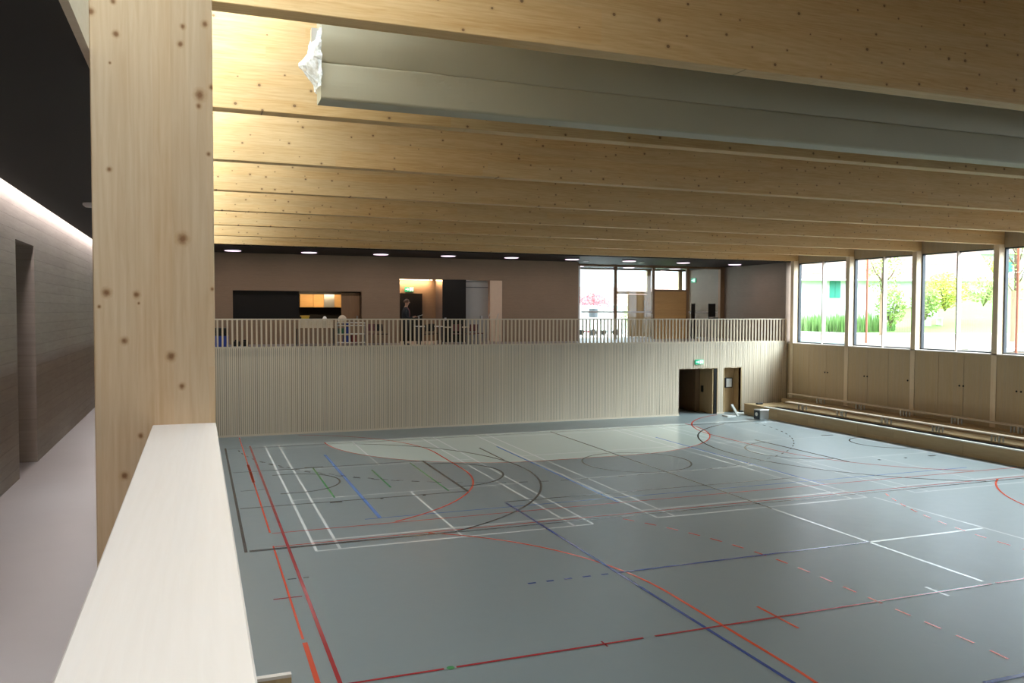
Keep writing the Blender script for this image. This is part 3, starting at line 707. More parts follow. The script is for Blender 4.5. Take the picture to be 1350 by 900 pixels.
# small things by the door
sb = thing('equipment_box', (23.1, 30.0, 0), 'silver-grey equipment box on the floor at the end of the low wall', 'box')
MB().box(22.86, 23.32, 29.75, 30.2, .02, .46).build('case', M['metal'], sb, bevel=.01)
MB().box(22.83, 22.86, 29.8, 30.15, .05, .42).build('side_plate', M['darkmetal'], sb)
MB().tube([(22.80, 29.95, .26), (22.84, 29.95, .26)], .08, 14).build('round_socket', M['whitep'], sb)
fb = thing('floor_stand', (22.6, 31.4, 0), 'white base with a grey leaning board on the floor before the wall niche', 'stand')
MB().box(22.2, 22.75, 31.2, 31.6, .0, .06).box(22.75, 23.15, 31.3, 31.5, .12, .17).build('base', M['whitep'], fb)
MB().bar((22.80, 31.25, .02), (22.62, 31.5, .52), .25, .05).build('board', M['greyp'], fb)
MB().box(23.0, 23.14, 31.35, 31.5, .17, .24).box(22.9, 22.95, 31.38, 31.42, 0, .12).build('clamp', M['darkmetal'], fb)
ro = MB().box(23.9, 24.2, 31.3, 31.45, .491, .56).build('black_tool_case', M['blackp'], origin=(23.9, 31.4, .49), bevel=.015); tag(ro, 'small black case lying on the far end of the low wall', 'case')

# ------------------------------------------------------------------ court lines (thin painted film, each line a part of the floor)
ZL = {'mint': .0010, 'white': .0018, 'sky': .0024, 'green': .0030, 'orange': .0036, 'grey': .0042, 'black': .0048, 'blue': .0054, 'red': .0060}
XMAX = 23.62
def strip(pts, wd, col, closed=False):
    pts = [Vector((p[0], p[1], 0)) for p in pts]
    run = []; runs = []
    for p in pts:
        if p.x <= XMAX: run.append(p)
        else:
            if run:
                q = run[-1]; t_ = (XMAX-q.x)/(p.x-q.x); run.append(q+(p-q)*t_); runs.append(run)
            run = []
    if run: runs.append(run)
    for rn in runs:
        if len(rn) < 2: continue
        mb_ = MB(); z = ZL[col]; n_ = len(rn)
        for i, p in enumerate(rn):
            d = (rn[min(i+1, n_-1)]-rn[max(i-1, 0)]); d.z = 0; d.normalize(); a = Vector((-d.y, d.x, 0))*wd/2
            mb_.v += [(p.x+a.x, p.y+a.y, z), (p.x-a.x, p.y-a.y, z)]
        for i in range(n_-1): mb_.f.append((2*i, 2*i+1, 2*i+3, 2*i+2))
        mb_.build('court_line', ML[col], floor)
def line(col, a, b, wd=.05): strip([a, b], wd, col)
def arc_pts(c, r, a0, a1, n_=40): return [(c[0]+r*math.cos(math.radians(a0+(a1-a0)*i/n_)), c[1]+r*math.sin(math.radians(a0+(a1-a0)*i/n_))) for i in range(n_+1)]
def mir(pts): return [(25.8-x, y) for x, y in pts]
def dashed(pts, col, on=.30, off=.27, wd=.05, phase=0):
    P = [Vector((p[0], p[1])) for p in pts]; L = [0]
    for a, b in zip(P[:-1], P[1:]): L.append(L[-1]+(b-a).length)
    def at(s):
        s = min(max(s, 0), L[-1])
        for i in range(len(P)-1):
            if s <= L[i+1]: return P[i]+(P[i+1]-P[i])*((s-L[i])/max(1e-6, L[i+1]-L[i]))
        return P[-1]
    s = phase
    while s < L[-1]-.05:
        a, b = at(s), at(min(s+on, L[-1])); strip([a, b], wd, col); s += on+off
# pale goal area against the far side
zone = arc_pts((10.2, 30), 6, 180, 270)+arc_pts((13.2, 30), 6, 270, 360)
mb = MB(); mb.v = [(x, y, ZL['mint']) for x, y in zone]; mb.f = [tuple(range(len(zone)))]
go = mb.build('goal_area', ML['mint'], floor, label='pale mint goal area, flat semicircle')
strip(zone, .05, 'orange')
dashed(arc_pts((10.2, 30), 9, 185, 270, 80)+arc_pts((13.2, 30), 9, 270, 355, 80), 'grey', .25, .35, .04)
line('white', (1.72, 30.05), (23.5, 30.05)); line('grey', (.9, 29.6), (23.5, 29.6), .04)
# badminton fields
for (a, b) in ((2.14, 8.19), (9.83, 15.97), (17.61, 23.6)):
    for x_ in (a, a+.46, b-.46, b): line('white', (x_, 16.45), (x_, 29.9), .06)
    for y_ in (16.45, 17.2, 21.08, 25.05, 29.15, 29.9): line('white', (a, y_), (b, y_), .06)
    c_ = (a+b)/2 if a < 17 else 20.63
    line('white', (c_, 16.45), (c_, 21.08)); line('white', (c_, 25.05), (c_, 29.9))
# basketball, across the hall, mirrored about the centre line
for side in (lambda p: p, mir):
    strip(side([(.835, 16.82), (.835, 29.8)]), .06, 'black')
    strip(side([(.9, 20.6), (6.58, 20.6)]), .05, 'grey'); strip(side([(.9, 25.26), (6.58, 25.26)]), .05, 'grey')
    strip(side([(6.58, 20.55), (6.58, 25.3)]), .08, 'black')
    strip(side(arc_pts((6.58, 22.95), 1.75, -90, 90)), .06, 'black')
    strip(side([(1.95, 21.93)]+arc_pts((2.37, 23.2), 1.28, -90, 90)+[(1.95, 24.47)]), .05, 'black')
    strip(side([(.9, 16.9)]+arc_pts((2.35, 23.1), 6.8, -66, 66)), .06, 'black')
    for x_ in (3.0, 4.25, 5.35): strip(side([(x_, 20.52), (x_+.3 if x_ < 3.1 else x_+.08, 20.52)]), .1, 'black')
    strip(side([(2.95, 25.32), (3.5, 25.32)]), .08, 'black')
line('grey', (9.05, 24.5), (9.05, 27.0), .06)
line('grey', (.9, 16.84), (23.6, 16.84), .05)
line('grey', (7.07, 19.12), (16.1, 19.12), .05)
strip(arc_pts((12.87, 22.85), 1.7, 0, 360, 64), .05, 'black')
line('grey', (12.9, 16.3), (12.9, 29.75), .06); line('white', (12.9, 10.55), (12.9, 16.3), .07)  # near stretch of the dark line painted white as window reflection
# small goals, across
for side in (lambda p: p, mir):
    strip(side([(1.39, 18.15), (1.39, 32.2)]), .04, 'orange'); strip(side([(1.39, 23.62), (1.39, 26.42)]), .08, 'orange')
    strip(side([(1.37, 12.06), (1.37, 17.1)]), .036, 'orange'); strip(side([(1.38, 8.9), (1.38, 11.93)]), .07, 'orange')
    strip(side(arc_pts((1.37, 23.5), 6, -63, 0)+arc_pts((1.37, 26.5), 6, 0, 69)), .055, 'orange')
    strip(side(arc_pts((1.37, 8.9), 6, -90, 0)+arc_pts((1.37, 11.9), 6, 0, 58)), .055, 'orange')
    dashed(side(arc_pts((1.37, 8.9), 9, -60, 0, 60)+arc_pts((1.37, 11.9), 9, 0, 33, 60)), 'orange', wd=.05)
    strip(side([(8.37, 9.92), (8.37, 10.9)]), .05, 'orange')
line('orange', (1.42, 18.08), (23.6, 18.08), .04); line('orange', (1.4, 17.03), (23.6, 17.03), .04)
strip([(2.9+5.2*math.cos(PI*(1-t_))+2.3, 18.08) for t_ in (0, .01)], .01, 'orange')
# long hall: dark red side and middle line
line('red', (1.645, 10.37), (1.645, 30.05), .058)
for a, b in ((1.70, 3.0), (3.17, 6.0), (6.19, 12.93), (13.03, 23.6)): line('red', (a, 10.4), (b, 10.4), .05)
mb = MB(); mb.v = [(3.09+.055*math.cos(PI*k/8), 10.4+.055*math.sin(PI*k/8), .0066) for k in range(16)]; mb.f = [tuple(range(16))]; mb.build('floor_mark', ML['green'], floor)
line('red', (1.11, 13.9), (1.57, 13.9), .04); line('grey', (1.43, 14.87), (1.58, 14.87), .04); line('grey', (1.70, 14.87), (1.80, 14.87), .04)
line('white', (11.7, 10.2), (11.7, 10.68), .06); line('red', (5.37, 10.3), (5.37, 10.5), .03); line('grey', (1.0, 22.6), (1.6, 22.6), .03)
# volleyball
line('sky', (3.85, 18.6), (3.85, 27.45), .09); line('sky', (3.5, 18.6), (21.95, 18.6), .04)
line('sky', (9.72, 18.1), (9.72, 27.1), .06); line('sky', (16.08, 18.1), (16.08, 27.1), .06)
line('blue', (7.07, 3.9), (7.07, 19.05), .06); line('white', (16.15, 3.9), (16.15, 16.4), .06)
line('blue', (7.1, 13.2), (12.9, 13.2), .065); line('white', (12.9, 13.2), (16.15, 13.2), .075)  # right end of the blue line whitened, reflection put into its colour
for a, b in ((5.32, 5.47), (5.67, 5.81), (6.01, 6.16), (6.37, 6.53), (6.74, 6.88)): line('blue', (a, 13.2), (b, 13.2), .055)
line('blue', (9.37, 7.6), (18, 7.6), .08)
for x_, a, b in ((3.19, 21.03, 25.27), (4.79, 21.74, 24.36), (6.13, 20.82, 25.07)): line('green', (x_, a), (x_, b), .05)
dashed([(1.82, 26.79), (2.38, 25.72), (2.86, 24.9), (3.45, 24.2), (4.06, 23.5), (5.02, 22.7), (6.22, 21.9)], 'black', .2, .25, .035)

# ------------------------------------------------------------------ furniture and clutter on the far gallery
def table(x0, x1, y0, y1, h, lab, mtop, grp=None, mleg=None):
    t_ = thing('table', ((x0+x1)/2, (y0+y1)/2, GZ), lab, 'table', grp)
    MB().box(x0, x1, y0, y1, GZ+h-.035, GZ+h).build('tabletop', mtop, t_)
    for xx in (x0+.06, x1-.06):
        for yy_ in (y0+.06, y1-.06): MB().box(xx-.02, xx+.02, yy_-.02, yy_+.02, GZ, GZ+h-.035).build('leg', mleg or M['darkmetal'], t_)
    return t_
def chair(x, y, rot, lab, m_, grp='stacking chairs on the far gallery'):
    t_ = thing('chair', (x, y, GZ), lab, 'chair', grp); t_.rotation_euler = (0, 0, rot)
    def P(mb_, name, mm): 
        mb_.v = [(a+x, b+y, c+GZ) for a, b, c in mb_.v]; mb_.build(name, mm, t_)
    P(MB().box(-.21, .21, -.21, .21, .44, .465), 'seat', m_)
    P(MB().bar((0, .23, .58), (0, .27, .86), .40, .02, up=(0, 1, 0)), 'backrest', m_)
    for sx_ in (-.19, .19):
        P(MB().tube([(sx_, -.19, .44), (sx_, -.22, 0)], .012, 6), 'leg', M['darkmetal'])
        P(MB().tube([(sx_, .27, .84), (sx_, .21, .44), (sx_, .26, 0)], .012, 6), 'leg', M['darkmetal'])
    return t_
cb = box('serving_block', M['rail'], 3.86, 5.15, 34.1, 34.7, GZ+.72, GZ+1.03); tag(cb, 'long pale box lying on the trestle table in front of the kitchen hatch', 'box')
table(3.7, 5.22, 34.0, 34.8, .72, 'brown table under the long pale box in front of the kitchen hatch', M['brownwood'])
yb_ = thing('yellow_box', (4.05, 34.3, GZ+1.03), 'small yellow box standing on the long pale box by the hatch', 'box')
MB().box(3.92, 4.2, 34.2, 34.45, GZ+1.03, GZ+1.20).build('case', plain('yellow_card', (.62, .45, .05), .6), yb_)
MB().box(3.88, 4.22, 34.17, 34.48, GZ+1.17, GZ+1.22).build('lid', plain('yellow_lid', (.70, .42, .06), .6), yb_)
wp = MB().lathe((5.55, 34.3, GZ+.94), [(.17, 0), (.19, .08), (.16, .2), (.10, .27), (.03, .30)], 18).build('white_bundle', M['rail'], origin=(5.55, 34.3, GZ+.94), smooth=True); tag(wp, 'rounded pale bundle on top of the shelf trolley near the hatch', 'bundle')
wq = MB().lathe((4.85, 34.4, GZ+1.03), [(.09, 0), (.10, .05), (.05, .14), (.02, .16)], 14).build('paper_bundle', M['whitep'], origin=(4.85, 34.4, GZ+1.03), smooth=True); tag(wq, 'small white bundle on the long pale box', 'bundle')
tr = thing('shelf_trolley', (5.85, 34.3, GZ), 'light shelf trolley with blue and green goods beside the long pale box', 'trolley')
for z in (.10, .45, .80, .91): MB().box(5.3, 6.45, 34.05, 34.6, GZ+z, GZ+z+.03).build('shelf', M['whitep'], tr)
for xx in (5.32, 6.43):
    for yy_ in (34.07, 34.58): MB().box(xx-.015, xx+.015, yy_-.015, yy_+.015, GZ, GZ+.93).build('upright', M['metal'], tr)
mblue = plain('blue_plastic', (.02, .05, .30), .5); mgreen = plain('green_plastic', (.03, .16, .10), .5); mred = plain('dark_red_plastic', (.22, .03, .03), .5)
for (x0, x1, z, h, mm, lab) in ((5.62, 5.84, .48, .28, mblue, 'blue crate on the middle trolley shelf'), (5.38, 5.58, .48, .22, mgreen, 'dark green crate on the middle trolley shelf'), (5.9, 6.1, .13, .28, mred, 'dark red box on the lowest trolley shelf'), (5.6, 5.86, .13, .26, mblue, 'dark blue box on the lowest trolley shelf'), (5.6, 5.82, .83, .07, mblue, 'flat blue tray on the upper trolley shelf')):
    o = box('storage_box', mm, x0, x1, 34.12, 34.5, GZ+z, GZ+z+h); tag(o, lab, 'box', 'goods on the shelf trolley')
bb = thing('blue_bin', (.85, 34.4, GZ), 'blue bin with a black upper part standing at the left end of the far gallery', 'bin')
MB().box(.55, 1.12, 34.15, 34.65, GZ, GZ+.42).build('bin', mblue, bb); MB().box(.55, 1.12, 34.15, 34.65, GZ+.42, GZ+.74).build('black_bag', M['blackp'], bb, bevel=.04)
for x, wd in ((1.3, 'left'), (1.62, 'right')):
    o = MB().box(x, x+.24, 34.3, 34.6, GZ, GZ+.2).box(x+.05, x+.19, 34.35, 34.55, GZ+.2, GZ+.26).build('tool_case', M['blackp'], origin=(x, 34.3, GZ), bevel=.015); tag(o, 'low black tool case on the gallery floor right of the blue bin, %s one' % wd, 'case')
table(8.7, 9.75, 33.9, 34.6, .78, 'light topped table just right of the standing person', M['whitep'])
table(9.95, 11.1, 34.0, 34.7, .74, 'light topped table in front of the black door leaf', M['rail'])
mburg = plain('chair_burgundy', (.16, .05, .06), .5)
for x, y, r, lab in ((7.2, 34.3, .4, 'dark chair left of the standing person'), (6.75, 34.6, -.5, 'dark chair between the shelf trolley and the standing person'), (9.0, 33.65, PI, 'dark chair in front of the light topped table beside the person'), (9.6, 34.95, .1, 'dark chair behind the light topped table beside the person'), (10.3, 33.75, PI-.3, 'dark chair at the left side of the table before the black door leaf'), (10.9, 33.7, PI+.2, 'dark chair at the right side of the table before the black door leaf'), (11.5, 34.4, 1.4, 'dark chair at the right end of the table before the black door leaf')):
    chair(x, y, r, lab, mburg if int(x*10) % 2 else M['blackp'])
for x, lab in ((11.9, 'left'), (12.3, 'right')):
    o = MB().tube([(x, 34.4, GZ+.02), (x, 34.4, GZ+1.05), (x+.12, 34.4, GZ+1.32)], .012, 6).build('work_stand', M['metal'], origin=(x, 34.4, GZ)); tag(o, 'thin metal stand before the grey gallery door, %s one' % lab, 'stand')
sc_ = thing('high_stool', (25.3, 36.85, GZ), 'black upholstered bar stool standing behind the balustrade at the right end', 'stool')
MB().box(25.05, 25.5, 36.7, 37.05, GZ+1.0, GZ+1.12).build('seat', M['blackp'], sc_, bevel=.02)
MB().box(25.06, 25.5, 37.0, 37.07, GZ+1.16, GZ+1.85).build('backrest', M['blackp'], sc_, bevel=.02)
for xx in (25.08, 25.46):
    for yy_ in (36.72, 37.03): MB().tube([(xx, yy_, GZ+1.0), (xx+(xx-25.27)*.4, yy_+(yy_-36.87)*.4, GZ)], .015, 6).build('leg', M['darkmetal'], sc_)
    MB().box(xx-.015, xx+.015, 37.02, 37.05, GZ+1.1, GZ+1.25).build('back_support', M['darkmetal'], sc_)
fo = box('foyer_panel', M['blackp'], 24.38, 24.44, 37.3, 37.6, GZ, 5.15); tag(fo, 'dark upright panel beside the orange timber box at the glass partition', 'panel')

# ------------------------------------------------------------------ person
skin = plain('skin', (.42, .24, .17), .5); jacket = plain('dark_jacket', (.012, .014, .02), .7); shirt = plain('red_shirt', (.22, .015, .02), .7); hair = plain('brown_hair', (.12, .07, .045), .6); trous = plain('dark_trousers', (.015, .015, .018), .8)
def person(loc, rz, S_=1.0):
    p = thing('person', loc, 'person in dark jacket and red shirt behind the gallery balustrade holding a white sheet', 'person'); p.rotation_euler = (0, 0, rz)
    V = []; E_ = []; Rr = []
    def v(x, y, z, r): V.append((x*S_, y*S_, z*S_)); Rr.append(r*S_); return len(V)-1
    def ch(a, *pts):
        for q in pts: b = v(*q); E_.append((a, b)); a = b
        return a
    pel = v(0, 0, .95, .15)
    chest = ch(pel, (0, 0, 1.1, .165), (.01, 0, 1.28, .185), (.0, 0, 1.42, .155))
    neck = ch(chest, (.01, 0, 1.50, .058), (.03, 0, 1.57, .06), (.05, 0, 1.64, .095), (.05, 0, 1.70, .10), (.045, 0, 1.745, .075))
    for s in (-1, 1):
        hip = ch(pel, (0, .10*s, .90, .105), (.02, .11*s, .50, .07), (-.02, .12*s, .10, .048), (-.02, .12*s, .05, .045)); ch(hip, (.08, .13*s, .035, .04), (.17, .14*s, .03, .035))
        wr_ = ch(chest, (0, .19*s, 1.41, .08), (-.02, .26*s, 1.30, .07), (.02, .28*s, 1.12, .056), (.16, .20*s, 1.06, .038), (.28, .12*s, 1.10, .030))
        pm = ch(wr_, (.33, .10*s, 1.11, .034), (.37, .09*s, 1.12, .03))
        for k, (dy, l) in enumerate(((-.03, .06), (-.01, .07), (.01, .065), (.03, .05))):
            ch(pm, (.395, (.09*s)+dy, 1.12, .0095), (.395+l*.6, (.085*s)+dy, 1.115, .009), (.395+l*.8, (.08*s)+dy, 1.09, .008))
        ch(wr_, (.34, .07*s, 1.135, .011), (.375, .055*s, 1.15, .009))
    me = bpy.data.meshes.new('body'); me.from_pydata(V, E_, [])
    o = bpy.data.objects.new('body_cage', me); COL.objects.link(o)
    sk = o.modifiers.new('s', 'SKIN'); sk.use_smooth_shade = True
    for i, d in enumerate(me.skin_vertices[0].data): d.radius = (Rr[i], Rr[i]); d.use_root = (i == 0)
    su = o.modifiers.new('u', 'SUBSURF'); su.levels = 2; su.render_levels = 2
    dg = bpy.context.evaluated_depsgraph_get(); dg.update()
    m2 = bpy.data.meshes.new_from_object(o.evaluated_get(dg)); bpy.data.objects.remove(o)
    b = bpy.data.objects.new('body', m2); COL.objects.link(b); b.parent = p; m2.name = 'body'
    m2.materials.clear()
    for mm in (jacket, skin, shirt, trous): m2.materials.append(mm)
    for f in m2.polygons:
        c = f.center/S_; f.use_smooth = True
        f.material_index = 1 if (c.z > 1.49 or (c.x > .28 and c.z > .9)) else 2 if (c.x > .075 and abs(c.y) < .09 and c.z > 1.0) else 3 if c.z < .93 else 0
    ORG[b.name] = Vector(loc)
    L = Vector(loc)
    def part(mb_, name, mm, smooth=True):
        mb_.v = [(a*S_+L.x, b_*S_+L.y, c*S_+L.z) for a, b_, c in mb_.v]; mb_.build(name, mm, p, smooth=smooth)
    h = MB(); rings = []
    for i in range(9):
        t_ = i/8*PI*.58; rings.append((.108*math.sin(t_)+.004, .118*math.cos(t_)))
    h.lathe((.035, 0, 1.69), [(r, z) for r, z in rings], 16); h.v = [(a-.012 if c < 1.74 else a, b_, c) for a, b_, c in h.v]
    part(h, 'hair', hair)
    part(MB().add([(.14, -.012, 1.66), (.14, .012, 1.66), (.175, 0, 1.655), (.145, 0, 1.70)], [(0, 1, 2), (0, 2, 3), (1, 3, 2), (0, 3, 1)]), 'nose', skin, False)
    for s in (-1, 1):
        part(MB().lathe((.142, .034*s, 1.69), [(.004, -.008), (.010, -.004), (.010, .004), (.004, .008)], 8), 'eye', M['blackp'])
        part(MB().box(.03, .06, .096*s-.008, .096*s+.008, 1.65, 1.71), 'ear', skin, False)
    part(MB().box(.135, .146, -.025, .025, 1.612, 1.620), 'mouth', mred, False)
    return p
person((8.02, 33.5, GZ), math.radians(-20), 1.06)
ps = MB().bar((8.48, 33.32, GZ+1.2), (8.66, 33.25, GZ+1.26), .22, .012).build('paper_sheet', M['whitep'], origin=(8.55, 33.3, GZ+1.2)); tag(ps, 'white sheet held in the hands of the standing person', 'paper')

# ------------------------------------------------------------------ outdoors, garden side
SY, CY = math.sin(yaw), math.cos(yaw)
def smooth(a, b, t_): t_ = min(max((t_-a)/(b-a), 0), 1); return t_*t_*(3-2*t_)
def ground_z(x, y):
    d = x*SY+y*CY; s = y/max(x, 1)
    k = smooth(1.06, .86, s) if False else 1-smooth(.86, 1.06, s)
    z = 3.2+.4*smooth(32, 43, d)
    z += k*(1.75*smooth(43, 56, d)+2.3*smooth(54, 70, d)) + (1-k)*.3*smooth(45, 62, d)
    return z
def terrain(name, m_, t0, t1, kind='structure', lift=0, nd=26):
    mb_ = MB(); ns = 70
    for i in range(ns+1):
        s = -.15+ (1.75+.15)*i/ns
        d0 = 26.9*(SY+s*CY)
        a, b = t0(d0, s), t1(d0, s)
        for j in range(nd+1):
            d = a+(b-a)*j/nd; x = d/(SY+s*CY) if SY+s*CY > .05 else 27+j
            y = s*x
            mb_.v.append((x, y, ground_z(x, y)+lift+(.05*noise.noise(Vector((x*1.5, y*1.5, 0))) if m_ is M['soil'] else 0)))
    for i in range(ns):
        for j in range(nd): mb_.f.append((i*(nd+1)+j, (i+1)*(nd+1)+j, (i+1)*(nd+1)+j+1, i*(nd+1)+j+1))
    return mb_.build(name, m_, kind=kind, smooth=True)
DS = lambda d0, s: max(d0+6, 42.5)
terrain('ground', M['soil'], lambda d0, s: d0, DS)
terrain('ground', M['kerb'], DS, lambda d0, s: DS(d0, s)+.7, lift=.05, nd=2)
terrain('ground', M['lawn'], lambda d0, s: DS(d0, s)+.7, lambda d0, s: 130, nd=50)
S('ground', M['kerb'], -10, 27, 41.3, 120, 3.0, 3.22)

def foliage(mb_, c, rx, ry, rz, n_, size, seed):
    rg = random.Random(seed)
    for _ in range(n_):
        while True:
            p = Vector((rg.uniform(-1, 1), rg.uniform(-1, 1), rg.uniform(-1, 1)))
            if p.length < 1 and p.length > .25: break
        q = Vector((c[0]+p.x*rx, c[1]+p.y*ry, c[2]+p.z*rz))
        a = Vector((rg.gauss(0, 1), rg.gauss(0, 1), rg.gauss(0, 1))).normalized(); b = a.orthogonal().normalized(); s = size*rg.uniform(.6, 1.3)
        k = len(mb_.v); mb_.v += [tuple(q-a*s), tuple(q+b*s*.5), tuple(q+a*s), tuple(q-b*s*.5)]; mb_.f.append((k, k+1, k+2, k+3))
def tree(x, y, h, wrap, rx, rz, n_, lab, ml, seed, lean=0):
    z0 = ground_z(x, y) if x > 27 else 3.2; rg = random.Random(seed)
    t_ = thing('garden_tree', (x, y, z0), lab, 'tree')
    if wrap: MB().tube([(x, y, z0-.1), (x, y, z0+wrap)], .15, 10).build('trunk_wrap', M['wrap'], t_)
    mb_ = MB(); mb_.tube([(x, y, z0-.05), (x+lean, y, z0+h*.55), (x, y+.1, z0+h)], [.12, .09, .02], 8)
    for k in range(11):
        a = rg.uniform(0, 2*PI); zz = z0+h*rg.uniform(.35, .85); l = rg.uniform(.5, 1)*rx
        mb_.tube([(x, y, zz), (x+l*.6*math.cos(a), y+l*.6*math.sin(a), zz+l*.7), (x+l*math.cos(a), y+l*math.sin(a), zz+l*1.5)], [.045, .03, .01], 5)
    mb_.build('trunk', M['bark'], t_)
    fm = MB(); foliage(fm, (x, y, z0+h*.68), rx, rx, rz, n_, .07, seed); fm.build('foliage', ml, t_, kind='stuff')
tree(32.5, 32.65, 5.6, 2.1, 1.0, 2.2, 1500, 'young tree with a wrapped trunk seen through the second window bay from the far corner', M['leaf'], 5)
tree(35.05, 27.4, 6.0, 2.3, 1.1, 2.3, 700, 'young tree with a wrapped trunk at the right edge of the photo', M['leaf'], 8, .1)
def bush(x, y, z0, rx, rz, n_, lab, ml, seed, size=.09, ry=None):
    t_ = thing('garden_bush', (x, y, z0), lab, 'bush'); rg = random.Random(seed)
    sm = MB()
    for k in range(9):
        a = rg.uniform(0, 2*PI); sm.tube([(x, y, z0-.1), (x+.35*rx*math.cos(a), y+.35*rx*math.sin(a), z0+rz*.7), (x+.7*rx*math.cos(a), y+.7*rx*math.sin(a), z0+rz*1.5)], [.03, .02, .008], 5)
    sm.build('stems', M['bark'], t_)
    fm = MB(); foliage(fm, (x, y, z0+rz*1.0), rx, ry or rx, rz, n_, size, seed); fm.build('foliage', ml, t_, kind='stuff')
bush(38.9, 34.6, 4.9, 1.15, 1.05, 2600, 'large yellow green bush in the third window bay from the far corner', M['leafy'], 11)
bush(36.7, 33.9, 4.4, .8, .9, 1300, 'smaller light green bush left of the large yellow green bush', M['leaf'], 12)
bush(34.6, 34.2, 4.0, .8, 1.1, 1500, 'light green bush at the right half of the second window bay', M['leaf'], 13)
bush(58.6, 48.3, 7.6, 1.3, .8, 900, 'yellow flowering bush high on the lawn slope', M['leafy'], 14, .12)
bush(41.8, 34.6, 5.2, 1.1, .8, 900, 'green bush on the slope right of the large yellow green bush', M['leaf'], 15)
# sparse conifer beside the house
t_ = thing('conifer', (32.9, 40.3, 3.3), 'sparse dark conifer branch tree at the left edge of the first window bay', 'tree')
mb = MB().tube([(32.9, 40.3, 3.2), (32.9, 40.3, 8.6)], [.09, .02], 6)
for k in range(14):
    zz = 3.9+k*.33; a = k*2.4; l = .9*(1-(zz-3)/7); mb.tube([(32.9, 40.3, zz), (32.9+l*math.cos(a), 40.3+l*math.sin(a), zz+.25)], [.025, .006], 4)
mb.build('trunk', M['bark'], t_)
fm = MB()
for k in range(14):
    zz = 3.9+k*.33; a = k*2.4; l = .9*(1-(zz-3)/7); foliage(fm, (32.9+.6*l*math.cos(a), 40.3+.6*l*math.sin(a), zz+.18), .3*l+.1, .3*l+.1, .09, 60, .06, k)
fm.build('foliage', plain('dark_leaf', (.08, .17, .05), .7, var=.3), t_, kind='stuff')
# tall grass row at the edge of the bed
fm = MB(); rg = random.Random(4)
for k in range(2600):
    s = rg.uniform(.98, 1.35); d = rg.uniform(46, 48.5); x = d/(SY+s*CY); y = s*x; z = ground_z(x, y); h = rg.uniform(.5, 1.25) if s > 1.0 else rg.uniform(.2, .4)
    a = rg.uniform(0, 2*PI); dx, dy = .05*math.cos(a), .05*math.sin(a); l = rg.uniform(-.15, .15)
    fm.add([(x-dx, y-dy, z), (x+dx, y+dy, z), (x+l, y+l, z+h)], [(0, 1, 2)])
go = fm.build('tall_grass', M['grass'], origin=(33.7, 38.6, 3.5), kind='stuff'); tag(go, 'row of tall green grass along the back edge of the planting bed', 'grass')
# two rusty red poles
for x, y, lab in ((27.9, 28.95, 'thin rusty red pole outside the second window bay from the far corner'), (28.1, 21.85, 'thin rusty red pole outside the window bay at the right edge of the photo')):
    o = MB().tube([(x, y, 3.1), (x, y, 8.2)], .045, 8).build('red_pole', M['rust'], origin=(x, y, 3.1)); tag(o, lab, 'pole')
# stones on the soil
rg = random.Random(9)
for k, (x, y, lab) in enumerate(((29.0, 23.2, 'largest pale flat stone on the soil under the third window bay'), (29.9, 23.0, 'pale flat stone right behind the largest one on the soil'), (28.6, 24.1, 'pale flat stone left of the largest one on the soil'))):
    z = ground_z(x, y)
    o = MB().lathe((x, y, z), [(.25, 0), (.42, .04), (.40, .12), (.2, .17)], 9).build('flat_stone', M['kerb'], origin=(x, y, z), smooth=False); tag(o, lab, 'stone')
# garden seat
gs = thing('garden_bench', (39.2, 35.6, ground_z(39.2, 35.6)), 'small white garden bench before the large yellow green bush', 'bench')
gz = ground_z(39.2, 35.6)
MB().box(38.7, 39.7, 35.4, 35.8, gz+.42, gz+.47).build('seat', M['whitep'], gs); MB().box(38.7, 39.7, 35.8, 35.84, gz+.5, gz+.85).build('backrest', M['whitep'], gs)
for xx in (38.75, 39.6): MB().box(xx, xx+.05, 35.42, 35.8, gz, gz+.42).build('leg', M['whitep'], gs)

